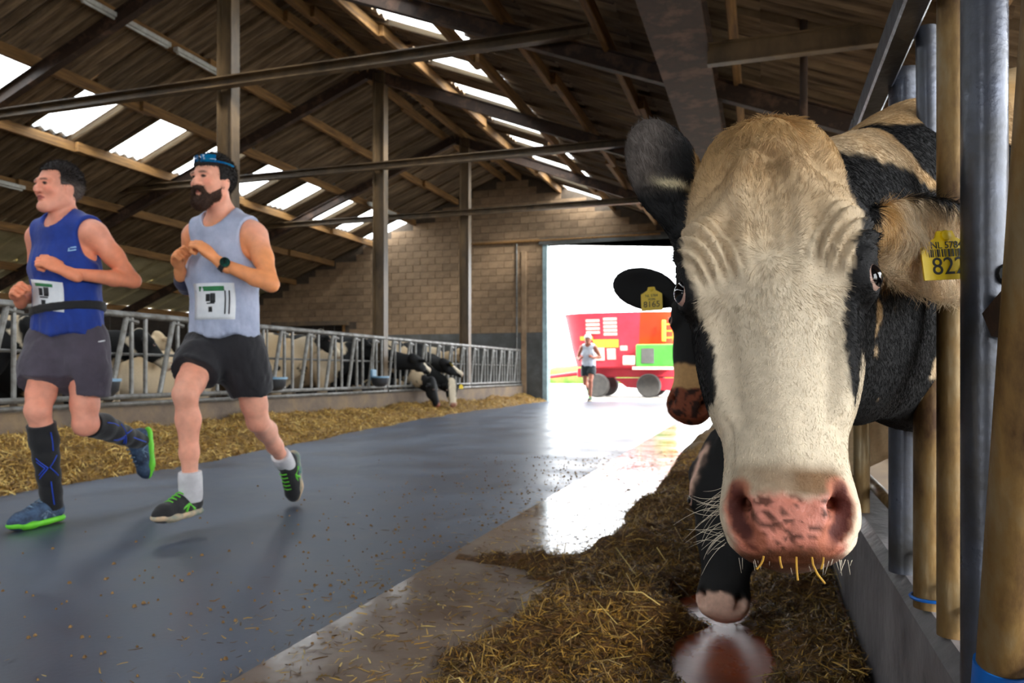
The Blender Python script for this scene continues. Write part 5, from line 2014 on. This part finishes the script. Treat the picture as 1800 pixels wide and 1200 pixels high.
    def shorts(s, m, frac=0.62, g=0.022, waist=0.12, seed=2):
        J = s.J
        hip = (J['hipl'] + J['hipr']) / 2
        v = s.vol([J['hipl'], J['hipr'], J['kneel'], J['kneer'], hip + (0, 0, 0.15)], 0.22, s.res)
        v.chain([hip + (0, 0, 0.13), hip + (0, 0, -0.02)], [0.128 + g * 0.4, 0.152 + g * 0.4], 0.04, flat=((0, 1, 0), 0.70))
        for e in ('l', 'r'):
            h, kn = J['hip' + e], J['knee' + e]
            q = h + (kn - h) * (frac + 0.12)
            v.chain([h, h * 0.5 + q * 0.5, q], [0.088 + g * 0.8, 0.086 + g, 0.080 + g], 0.03)
        X, Y, Z = v.grid(v.region(v.lo, v.lo + v.h * v.n))
        v.d = np.maximum(v.d, Z - (hip[2] + waist)).astype(np.float32)
        for e in ('l', 'r'):
            h, kn = J['hip' + e], J['knee' + e]
            d = unit(kn - h)
            q = h + (kn - h) * frac
            t = (X - q[0]) * d[0] + (Y - q[1]) * d[1] + (Z - q[2]) * d[2]
            r2 = (X - q[0]) ** 2 + (Y - q[1]) ** 2 + (Z - q[2]) ** 2 - t * t
            cut = np.maximum(-(t + 0.010 * np.sin(X * 38 + seed)), np.sqrt(np.maximum(r2, 0)) - 0.17)
            v.d = np.maximum(v.d, -cut).astype(np.float32)
        V, Fq = v.mesh()
        V = laplace(V, Fq, 1)
        N = vnormals(V, Fq)
        fold = vnoise(np.stack([V[:, 0] * 1.5, V[:, 1] * 1.5, V[:, 2] * 0.9 + 0.4 * V[:, 0]], 1), 14, seed + 9, 3)
        V = V + N * (0.009 * fold)[:, None]
        s.shorts_bvh = BVHTree.FromPolygons([tuple(p) for p in V], [tuple(f) for f in Fq])
        return arr_mesh('shorts', V, Fq, m, s.obj)

    def sleeve(s, name, pts, rad, m, res=0.005):
        v = s.vol(pts, 0.08, res)
        v.chain(pts, rad, 0.02)
        a, b = np.array(pts[0]), np.array(pts[-1])
        X, Y, Z = v.grid(v.region(v.lo, v.lo + v.h * v.n))
        for p, q in ((a, np.array(pts[1])), (b, np.array(pts[-2]))):
            d = unit(q - p)
            v.d = np.maximum(v.d, -((X - p[0]) * d[0] + (Y - p[1]) * d[1] + (Z - p[2]) * d[2])).astype(np.float32)
        V, Fq = v.mesh()
        return arr_mesh(name, V, Fq, m, s.obj)

    def sock(s, e, t0, t1, m, g=0.005):
        J = s.J
        kn, an = J['knee' + e], J['ank' + e]
        sh = an - kn
        h = J['hip' + e]
        back = unit(np.cross(np.cross(kn - h, -sh), sh))
        if back @ np.array([0, 1.0, 0]) < 0:
            back = -back
        T = [0.0, 0.28, 0.62, 1.0]
        Rr = [0.053, 0.055, 0.043, 0.036]
        Bk = [0, 0.016, 0.006, 0]
        ts = [t for t in np.linspace(t0, t1, 6)]
        pts = [kn + sh * t + back * np.interp(t, T, Bk) for t in ts]
        rad = [np.interp(min(t, 1.0), T, Rr) + g for t in ts]
        sl_ = s.sleeve('sock', pts, [r_ + 0.004 for r_ in rad], m)
        return sl_, pts, [r_ + 0.004 for r_ in rad], back

    def shoe(s, e, heel, a, n, up_m, sole_m, acc_m, L=0.285):
        """running shoe: heel = world point under the heel, a = toward the toe, n = up from the sole"""
        heel = np.array(heel, float)
        a = unit(a)
        n = unit(np.array(n, float) - a * (np.array(n) @ a))
        b = np.cross(a, n)
        P = lambda x, y, z: heel + a * x + b * y + n * z
        pts = [P(-0.02, 0, 0), P(L + 0.02, 0, 0), P(0, 0, 0.15)]
        res = max(0.005, s.res * 0.7)
        v = s.vol(pts, 0.09, res)
        fl = (b, 1.0)
        v.chain([P(0.035, 0, 0.055), P(0.10, 0, 0.058), P(0.17, 0, 0.048), P(0.225, 0, 0.040), P(L - 0.03, 0, 0.034)], [0.038, 0.042, 0.043, 0.040, 0.030], 0.02)
        v.chain([P(0.035, 0, 0.07), P(0.048, 0, 0.118)], [0.038, 0.040], 0.02)
        v.chain([P(0.07, 0, 0.095), P(0.15, 0, 0.068)], [0.034, 0.032], 0.02)
        v.ell(P(0.05, 0, 0.170), (0.040, 0.040, 0.040), 0.006, 'sub')
        sh = arr_mesh('shoe', *v.mesh(), up_m, s.obj)
        v = s.vol(pts, 0.09, res)
        v.chain([P(0.030, 0, 0.022), P(0.10, 0, 0.021), P(0.19, 0, 0.020), P(L - 0.035, 0, 0.026)], [0.042, 0.040, 0.048, 0.038], 0.03, flat=(n, 0.50))
        arr_mesh('sole', *v.mesh(), sole_m, sh)
        mb = MB()
        for i in range(5):
            x = 0.105 + i * 0.022
            z = 0.132 - i * 0.0095
            mb.tube([P(x, -0.022, z - 0.010), P(x + 0.004, 0, z - 0.001), P(x, 0.022, z - 0.010)], 0.0035, 5)
        mb.build('laces', acc_m, sh)
        for sg in (-1, 1):
            mb = MB()
            mb.tube([P(0.075, sg * 0.041, 0.040), P(0.115, sg * 0.043, 0.070), P(0.155, sg * 0.041, 0.050)], 0.006, 6)
            mb.tube([P(0.115, sg * 0.043, 0.070), P(0.135, sg * 0.046, 0.036)], 0.006, 6)
            mb.build('side_stripe', acc_m, sh)
        return sh

    def patch(s, name, m, l0, l1, z0, z1, off, n=8, skew=0.0, parent=None, dirv=None, bvh=None):
        """flat print laid on the chest of the vest; dirv = (left, forward) the chest faces there"""
        dv = unit(dirv if dirv is not None else (0.0, 1.0))
        fw = np.array([dv[0], -dv[1], 0.0])
        sd = np.array([dv[1], dv[0], 0.0])
        V, Fq = [], []
        for i in range(n + 1):
            for j in range(n + 1):
                u = l0 + (l1 - l0) * i / n
                z = z0 + (z1 - z0) * j / n + skew * (u - l0)
                base = np.array([s.o[0], s.o[1], 0]) + sd * u + np.array([0, 0, z])
                hit = (bvh or s.vest_bvh).ray_cast(Vector(base + fw * 0.6), Vector(-fw))
                p = np.array(hit[0]) if hit[0] is not None else base + fw * 0.12
                V.append(p + fw * off)
        for i in range(n):
            for j in range(n):
                a = i * (n + 1) + j
                Fq.append((a, a + n + 1, a + n + 2, a + 1))
        o = arr_mesh(name, V, Fq, m, parent or s.obj)
        md = o.modifiers.new('thick', 'SOLIDIFY')
        md.thickness = 0.0015
        return o


# ---- the bearded runner in the pale vest
R2 = Runner((-2.483, 3.077, 0.0), dict(head=(0, 0.085, 1.640), neck=(0, 0.005, 1.475), shl=(0.185, 0.005, 1.385), shr=(-0.175, 0.01, 1.400),
            ell=(0.315, 0.070, 1.145), wrl=(0.125, 0.175, 1.235), handl=(0.060, 0.218, 1.295), elr=(-0.27, -0.06, 1.160), wrr=(-0.150, 0.130, 1.215), handr=(-0.105, 0.190, 1.268),
            hipl=(0.09, -0.01, 0.865), hipr=(-0.09, 0.012, 0.865), kneer=(0.0, 0.265, 0.640), ankr=(-0.015, 0.215, 0.205), toer=(0.0, 0.38, 0.11),
            kneel=(0.085, -0.140, 0.495), ankl=(0.0, -0.485, 0.250), toel=(0.0, -0.515, 0.05)), (-0.08, 1.0, -0.02))
person2 = R2.body((0.92, 0.68, 0.58), (0.92, 0.60, 0.39), (-1.0, 0.2, 0.0), (1.0, 0.2, 0.0))
tag(person2, 'bearded person running in pale grey vest and black shorts, watch on wrist', 'person', 'runners')
R2.hair((0.10, 0.08, 0.075), lambda l, f, u: np.minimum(u + 0.35 * f * 0 - np.where(f > 0.03, 0.062, np.where(f > -0.02, 0.0, -0.045)), 0.2), 0.010)
R2.beard((0.27, 0.19, 0.15))
R2.vest(cloth_mat('pale_grey_vest', (0.70, 0.73, 0.82), (0.60, 0.64, 0.74)), 0.905, 0.018, seed=3)
R2.shorts(cloth_mat('black_shorts', (0.10, 0.095, 0.12)), 0.60, 0.024, seed=4)
bib = R2.patch('race_bib', M_white, -0.105, 0.105, 0.985, 1.155, 0.003, dirv=(0.25, 1.0))
R2.patch('bib_header', M_green, -0.07, 0.06, 1.118, 1.140, 0.0045, 4, parent=bib, dirv=(0.25, 1.0))
for (a_, b_, c_, d_) in ((-0.035, -0.012, 1.070, 1.105), (-0.008, 0.016, 1.064, 1.108), (-0.030, 0.012, 1.058, 1.064), (-0.020, 0.000, 1.020, 1.045), (0.060, 0.066, 1.01, 1.12), (0.078, 0.084, 1.01, 1.12)):
    R2.patch('bib_print', M_dark, a_, b_, c_, d_, 0.0045, 3, parent=bib, dirv=(0.25, 1.0))
# smart watch
J = R2.J
ax_ = unit(J['handl'] - J['wrl'])
wc = J['wrl'] - ax_ * 0.012
u_ = Vector(ax_).orthogonal().normalized()
w_ = Vector(ax_).cross(u_)
wt = MB().tube([wc - ax_ * 0.012, wc + ax_ * 0.012], 0.0335, 18).build('watch', M_dark, person2, smooth=True)
outw = unit(np.array([0.75, -0.6, 0.15]) - ax_ * (np.array([0.75, -0.6, 0.15]) @ ax_))
MB().tube([wc + outw * 0.028, wc + outw * 0.043], 0.023, 18).build('watch_face', mat('watch_face', (0.07, 0.10, 0.10), (0.10, 0.30, 0.26), rough=0.2, scale=30), wt, smooth=True)
R2.sleeve('arm_sleeve', [J['elr'] + (J['wrr'] - J['elr']) * 0.08, J['elr'] + (J['wrr'] - J['elr']) * 0.45, J['elr'] + (J['wrr'] - J['elr']) * 0.80], [0.046, 0.045, 0.036], cloth_mat('navy_sleeve', (0.09, 0.10, 0.28)))
# sunglasses pushed up on the hair
M_glass = mat('blue_mirror_lens', (0.05, 0.45, 0.62), (0.06, 0.30, 0.55), rough=0.12, scale=12)
pts = [R2.hp(0.082 * math.sin(t), -0.022 + 0.098 * math.cos(t), 0.078 + 0.006 * math.cos(t)) for t in np.linspace(-1.9, 1.9, 19)]
sg_ = MB().tube(pts, 0.006, 6).build('sunglasses', M_glass, person2, smooth=True)
for sx in (-1, 1):
    vL = MB()
    rows = []
    for t in np.linspace(0.10, 0.85, 7):
        rows.append([R2.hp(sx * (0.088 + 0.002) * math.sin(t), -0.022 + 0.104 * math.cos(t), z) for z in (0.074, 0.092, 0.110)])
    vs = [p for r_ in rows for p in r_]
    fs = [(i * 3 + j, (i + 1) * 3 + j, (i + 1) * 3 + j + 1, i * 3 + j + 1) for i in range(6) for j in range(2)]
    o = vL.raw(vs, fs).build('lens', M_glass, sg_, smooth=True)
    md = o.modifiers.new('thick', 'SOLIDIFY')
    md.thickness = 0.004
M_wsock = cloth_mat('white_sock', (0.88, 0.87, 0.88))
for e in ('l', 'r'):
    R2.sock(e, 0.82, 1.14, M_wsock, 0.005)
M_upb = cloth_mat('black_shoe_mesh', (0.10, 0.10, 0.11))
M_solec = mat('cream_sole', (0.85, 0.74, 0.60), (0.30, 0.52, 0.52), rough=0.7, scale=4, contrast=(0.45, 0.6))
M_lime = mat('lime_accent', (0.42, 0.85, 0.20), (0.36, 0.76, 0.18), rough=0.5, scale=9)
R2.shoe('r', J['ankr'] + (-0.02, 0.075, -0.135), (0.02, -1.0, 0.02), (0, 0.1, 1), M_upb, M_solec, M_lime)
dl = unit((0.0, 0.06, -1.0))
R2.shoe('l', J['ankl'] + np.array([0.0, 0.105, 0.045]), dl, (0, -1, -0.06), M_upb, M_solec, M_lime, 0.275)

# ---- the runner in the blue vest
R1 = Runner((-3.248, 2.877, 0.0), dict(head=(0, 0.055, 1.625), neck=(0, 0.010, 1.470), shl=(0.185, 0.005, 1.400), shr=(-0.175, 0.018, 1.400),
            ell=(0.285, -0.120, 1.190), wrl=(0.170, 0.140, 1.200), handl=(0.112, 0.190, 1.236), elr=(-0.27, -0.08, 1.145), wrr=(-0.155, 0.130, 1.085), handr=(-0.110, 0.180, 1.115),
            hipl=(0.09, -0.017, 0.900), hipr=(-0.09, 0.012, 0.900), kneer=(0.0, 0.165, 0.560), ankr=(-0.03, 0.065, 0.128), toer=(0.0, 0.22, 0.05),
            kneel=(0.10, -0.005, 0.485), ankl=(0.03, -0.400, 0.372), toel=(0.03, -0.44, 0.20)), (-0.12, 1.0, 0.0))
person1 = R1.body((0.91, 0.64, 0.54), (0.93, 0.58, 0.43), (-1.0, 0.2, 0.0), (1.0, 0.2, 0.0))
tag(person1, 'person running in royal blue vest and grey shorts with black knee socks', 'person', 'runners')
R1.hair((0.12, 0.09, 0.08), lambda l, f, u: u - np.where(f > 0.035, 0.078, np.where(f > -0.02, 0.012, -0.045)), 0.008, grey=(0.42, 0.38, 0.36))
R1.vest(cloth_mat('royal_blue_vest', (0.02, 0.21, 0.58), (0.02, 0.16, 0.48)), 0.915, 0.018, (0.072, 0.10, 0.085), seed=7)
R1.shorts(cloth_mat('grey_violet_shorts', (0.29, 0.26, 0.31)), 0.66, 0.028, seed=8)
R1.patch('shorts_mark', M_white, 0.095, 0.13, 0.882, 0.888, 0.002, 3, 0.2, None, (1.0, 0.6), R1.shorts_bvh)
R1.band('belt', cloth_mat('black_belt', (0.06, 0.06, 0.07)), 1.025, 1.064, 0.038, 0.10)
bib = R1.patch('race_bib', M_white, -0.125, 0.075, 1.045, 1.185, 0.003, skew=-0.12, dirv=(0.2, 1.0))
R1.patch('bib_header', M_green, -0.085, 0.02, 1.150, 1.165, 0.0045, 4, -0.1, bib, (0.2, 1.0))
for (a_, b_, c_, d_) in ((-0.06, -0.035, 1.105, 1.140), (-0.028, 0.000, 1.100, 1.142), (-0.055, -0.005, 1.094, 1.100), (-0.045, -0.02, 1.060, 1.083)):
    R1.patch('bib_print', M_dark, a_, b_, c_, d_, 0.0045, 3, -0.1, bib, (0.2, 1.0))
lg = R1.patch('chest_logo', mat('pale_blue_print', (0.62, 0.78, 0.92), (0.55, 0.70, 0.86), rough=0.6, scale=20), 0.085, 0.120, 1.325, 1.331, 0.003, 3, 0.2, None, (0.35, 1.0))
R1.patch('chest_logo', MATS['pale_blue_print'], 0.080, 0.112, 1.310, 1.316, 0.003, 3, 0.2, None, (0.35, 1.0))
R1.patch('chest_logo', MATS['pale_blue_print'], 0.078, 0.083, 1.310, 1.326, 0.003, 3, 0.2, None, (0.35, 1.0))
M_bsock = cloth_mat('black_compression_sock', (0.055, 0.055, 0.07))
M_bstripe = mat('blue_stripe', (0.10, 0.30, 0.80), (0.08, 0.24, 0.68), rough=0.6, scale=20)
J = R1.J
for e in ('r', 'l'):
    sk, pts, rad, back = R1.sock(e, 0.16 if e == 'r' else 0.10, 1.12, M_bsock, 0.005)
    # blue crossed stripes on the outer side
    shn = unit(pts[-1] - pts[0])
    out_ = unit(np.array([0.72, -0.69, 0]) - shn * (np.array([0.72, -0.69, 0]) @ shn))
    sd_ = np.cross(shn, out_)
    L0_ = np.linalg.norm(pts[-1] - pts[0])

    def S(t, a):
        i = np.interp(t * L0_, np.linspace(0, L0_, len(rad)), rad)
        c = pts[0] + shn * t * L0_
        k_ = np.array([np.interp(t, np.linspace(0, 1, len(pts)), [p[q] for p in pts]) for q in range(3)])
        return k_ + (out_ * math.cos(a) + sd_ * math.sin(a)) * (i + 0.0040)
    mb = MB()
    for ln in ([(0.36, 0.7), (0.48, -0.1), (0.60, 0.7)], [(0.40, 0.7), (0.48, 0.12), (0.56, 0.7)], [(0.36, -0.9), (0.48, -0.25), (0.60, -0.9)], [(0.08, -0.6), (0.30, -0.6)], [(0.64, -0.2), (0.92, -0.2)]):
        q = []
        for (t0, a0), (t1, a1) in zip(ln[:-1], ln[1:]):
            q += [S(t0 + (t1 - t0) * z, a0 + (a1 - a0) * z) for z in np.linspace(0, 1, 6)]
        q2 = [q[0]] + [p for p, o_ in zip(q[1:], q[:-1]) if np.linalg.norm(p - o_) > 1e-4]
        mb.tube(q2, 0.0028, 5)
    mb.build('sock_stripe', M_bstripe, sk)
M_upg = mat('blue_grey_shoe_mesh', (0.30, 0.40, 0.52), (0.10, 0.14, 0.22), rough=0.75, scale=16, bump=0.4, bscale=60)
M_soleg = mat('lime_sole', (0.50, 0.92, 0.22), (0.40, 0.80, 0.20), rough=0.6, scale=6)
M_navy = mat('navy_laces', (0.08, 0.12, 0.24), (0.50, 0.62, 0.72), rough=0.6, scale=40)
R1.shoe('r', J['ankr'] + (-0.02, 0.070, -0.125), (0.02, -1.0, 0.0), (0, 0, 1), M_upg, M_soleg, M_navy)
R1.shoe('l', J['ankl'] + np.array([0.01, 0.10, 0.055]), (0.05, -0.02, -1.0), (-0.45, -0.9, -0.05), M_upg, M_soleg, M_navy, 0.27)

# ---- the distant runner in the doorway
R3 = Runner((-4.30, 19.35, 0.0), dict(head=(0, 0.07, 1.60), neck=(0, 0.010, 1.45), shl=(0.185, 0.005, 1.375), shr=(-0.175, 0.018, 1.38),
            ell=(0.29, -0.10, 1.14), wrl=(0.15, 0.12, 1.12), handl=(0.11, 0.17, 1.15), elr=(-0.29, -0.05, 1.13), wrr=(-0.2, 0.14, 1.08), handr=(-0.16, 0.18, 1.12),
            hipl=(0.09, -0.01, 0.89), hipr=(-0.09, 0.01, 0.89), kneel=(0.09, 0.17, 0.52), ankl=(0.07, 0.10, 0.10), toel=(0.07, 0.25, 0.04),
            kneer=(-0.09, -0.02, 0.46), ankr=(-0.08, -0.38, 0.36), toer=(-0.08, -0.42, 0.2)), (0.1, 1.0, 0.0), res=0.011)
person3 = R3.body((0.66, 0.42, 0.33), (0.64, 0.38, 0.28), (-1.0, 0.2, 0.0), (1.0, 0.2, 0.0))
tag(person3, 'distant person in white cap and white shirt running in through the doorway', 'person', 'runners')
R3.hair((0.92, 0.92, 0.93), lambda l, f, u: u - np.where(f > 0.05, 0.035, 0.015), 0.016).name = 'cap'
R3.vest(cloth_mat('white_shirt', (0.86, 0.88, 0.92)), 0.90, 0.02, seed=5)
R3.shorts(cloth_mat('dark_teal_shorts', (0.09, 0.14, 0.16)), 0.55, 0.024, seed=6)
J = R3.J
R3.shoe('l', J['ankl'] + (0.0, 0.07, -0.10), (0, -1, 0), (0, 0, 1), M_upb, M_solec, M_lime)
R3.shoe('r', J['ankr'] + np.array([0.0, 0.10, 0.045]), (0, 0.1, -1.0), (0, -1, 0), M_upb, M_solec, M_lime)

# ================================================================== the yard: feed mixer wagon outside the doorway
M_red1 = mat('wagon_red', (0.76, 0.20, 0.27), (0.68, 0.15, 0.21), rough=0.4, scale=1.5)
M_red_lit = mat('wagon_red_lit', (0.85, 0.20, 0.05), (0.78, 0.16, 0.05), rough=0.4, scale=1.5)  # lit version of the wagon red, the light is in the colour
M_pale = mat('faded_decal', (0.86, 0.74, 0.70), (0.80, 0.66, 0.62), rough=0.6, scale=8)
M_yd = mat('yellow_decal', (0.85, 0.66, 0.20), (0.80, 0.58, 0.18), rough=0.6, scale=8)
M_tyre = mat('tyre_rubber', (0.20, 0.20, 0.20), (0.26, 0.25, 0.24), rough=0.85, scale=9)
M_rim = mat('pale_wheel_rim', (0.80, 0.72, 0.68), (0.72, 0.62, 0.58), rough=0.5, scale=7)
M_grn = mat('machine_green', (0.28, 0.62, 0.22), (0.24, 0.54, 0.18), rough=0.5, scale=5)
GZ = -0.03
wag = empty('feed_mixer_wagon', (-4.2, 24.4, GZ))
tag(wag, 'red feed mixer wagon with its lit end coloured orange, parked outside the big doorway', 'wagon')
# tub: tapered, rounded ends, wider at the top (x along its length)


def tub_ring(z, hx, hy, n=36, e=3.2):
    r = []
    for i in range(n):
        a = 2 * math.pi * i / n
        c, s_ = math.cos(a), math.sin(a)
        r.append((hx * math.copysign(abs(c) ** (2 / e), c), hy * math.copysign(abs(s_) ** (2 / e), s_), z))
    return r


def tub(rows, keep):
    vs = [p for r_ in rows for p in r_]
    n = len(rows[0])
    fs = []
    for k in range(len(rows) - 1):
        for j in range(n):
            j2 = (j + 1) % n
            if keep(vs[k * n + j]) :
                fs.append((k * n + j, k * n + j2, (k + 1) * n + j2, (k + 1) * n + j))
    return vs, fs


rows = [tub_ring(0.95, 1.55, 0.85), tub_ring(1.5, 1.70, 0.98), tub_ring(2.5, 1.90, 1.18), tub_ring(2.62, 1.95, 1.22), tub_ring(2.62, 1.88, 1.15), tub_ring(1.2, 1.5, 0.8)]
v_, f_ = tub(rows, lambda p: p[0] < 0.45)
us = sorted({i for q in f_ for i in q})
v_, f_ = [v_[i] for i in us], [tuple(us.index(i) for i in q) for q in f_]
MB().raw(v_, f_).build('tub', M_red1, wag, smooth=True)
v_, f_ = tub(rows, lambda p: p[0] >= 0.45)
us = sorted({i for q in f_ for i in q})
v_, f_ = [v_[i] for i in us], [tuple(us.index(i) for i in q) for q in f_]
e_ = MB().raw(v_, f_).build('tub_end', M_red_lit, wag, smooth=True)
e_['label'] = 'rounded end of the tub, its lit side coloured orange'
MB().box(-1.3, 1.5, -0.7, 0.7, 0.9, 0.98).build('tub_floor', M_red1, wag)
ch = MB().bbox(-1.5, 2.3, -0.45, 0.45, 0.62, 0.92, 0.03).build('chassis', M_red1, wag)
MB().prism([(-0.3, 0.60), (1.9, 0.60), (1.6, 0.20), (0.1, 0.30)], (0, -0.42, 0), (0, 0.42, 0), (1, 0, 0), (0, 0, 1)).build('gearbox_cover', M_red1, wag)
for x in (-0.75, 0.85):
    for sy in (-0.78, 0.78):
        r = 0.37
        w = MB().lathe([(r * 0.55, -0.13), (r * 0.92, -0.14), (r, -0.10), (r, 0.10), (r * 0.92, 0.14), (r * 0.55, 0.13)], (x, sy, r), 'y', 28).build('wheel', M_tyre, wag, smooth=True)
        MB().lathe([(0.05, -0.10), (r * 0.5, -0.09), (r * 0.56, -0.12), (r * 0.56, 0.12), (r * 0.5, 0.09), (0.05, 0.10)], (x, sy, r), 'y', 20).build('rim', M_rim, w, smooth=True)
    MB().tube([(x, -0.75, 0.37), (x, 0.75, 0.37)], 0.06).build('axle', M_tyre, wag, smooth=True)


def decal(name, m, x0, x1, z0, z1):
    # plates following the lean of the tub's front side
    def yy(z):
        return -(np.interp(z, [0.95, 1.5, 2.5, 2.62], [0.85, 0.98, 1.18, 1.22]) + 0.012)
    vs = [(x0, yy(z0), z0), (x1, yy(z0), z0), (x1, yy(z1), z1), (x0, yy(z1), z1), (x0, yy(z0) + 0.008, z0), (x1, yy(z0) + 0.008, z0), (x1, yy(z1) + 0.008, z1), (x0, yy(z1) + 0.008, z1)]
    MB().raw(vs, [(0, 1, 2, 3), (7, 6, 5, 4), (0, 4, 5, 1), (1, 5, 6, 2), (2, 6, 7, 3), (3, 7, 4, 0)]).build(name, m, wag)


for k in range(4):
    decal('decal', M_pale, -1.05, -0.62, 1.98 + k * 0.12, 2.06 + k * 0.12)
for k in range(5):
    decal('decal', M_pale, -0.5, -0.08, 1.92 + k * 0.115, 2.0 + k * 0.115)
decal('yellow_decal', M_yd, -1.25, -0.85, 1.78, 1.90)
decal('yellow_decal', M_yd, -0.85, -0.05, 1.55, 1.80)
decal('decal', M_pale, -0.85, -0.50, 1.15, 1.70)
decal('decal', M_pale, -0.42, -0.15, 1.18, 1.52)
decal('decal', M_pale, 0.0, 0.22, 1.45, 1.60)
# unloading hatch box with green frame on the near side
hb_ = MB().bbox(0.55, 1.75, -1.45, -1.0, 0.95, 1.62, 0.03).build('unloading_hatch', M_grn, wag)
MB().box(0.72, 1.10, -1.47, -1.44, 1.05, 1.50).build('hatch_panel', M_dado, hb_)
MB().box(0.45, 1.8, -1.46, -1.0, 0.86, 0.95).build('hatch_lip', M_pale, hb_)
MB().bbox(0.15, 0.52, -1.42, -1.05, 1.0, 1.28, 0.02).build('hatch_arm', M_pale, hb_)
MB().bbox(1.3, 1.42, -1.28, -1.20, 1.7, 2.35, 0.02).build('ladder_stile', M_yd, wag)
MB().bbox(1.62, 1.72, -1.28, -1.20, 1.7, 2.35, 0.02).build('ladder_stile', M_yd, wag)
for k in range(3):
    MB().box(1.4, 1.64, -1.26, -1.22, 1.8 + 0.2 * k, 1.84 + 0.2 * k).build('ladder_rung', M_yd, wag)
MB().tube([(-1.5, 0, 0.75), (-2.6, 0, 0.62), (-3.0, 0, 0.60)], [0.08, 0.06, 0.05]).build('drawbar', M_red1, wag, smooth=True)

# hedge line far behind the yard
M_leaf = mat('hedge_leaf', (0.40, 0.52, 0.18), (0.30, 0.42, 0.14), rough=0.9, scale=3)
Vh = Vol((-30, 52, -0.2), (16, 56, 2.0), 0.25)
hr = np.random.default_rng(4)
for i in range(70):
    Vh.ell((hr.uniform(-29, 15), 54 + hr.uniform(-0.5, 0.5), 0.3), (1.2, 0.9, hr.uniform(0.5, 1.1)), 0.2)
V, Fq = Vh.mesh()
V = V + 0.12 * np.stack([vnoise(V, 1.5, 1), vnoise(V, 1.5, 2), vnoise(V, 1.5, 3)], 1)
o = arr_mesh('hedge', V, Fq, M_leaf)
tag(o, 'low bright green hedge far across the yard', 'hedge')
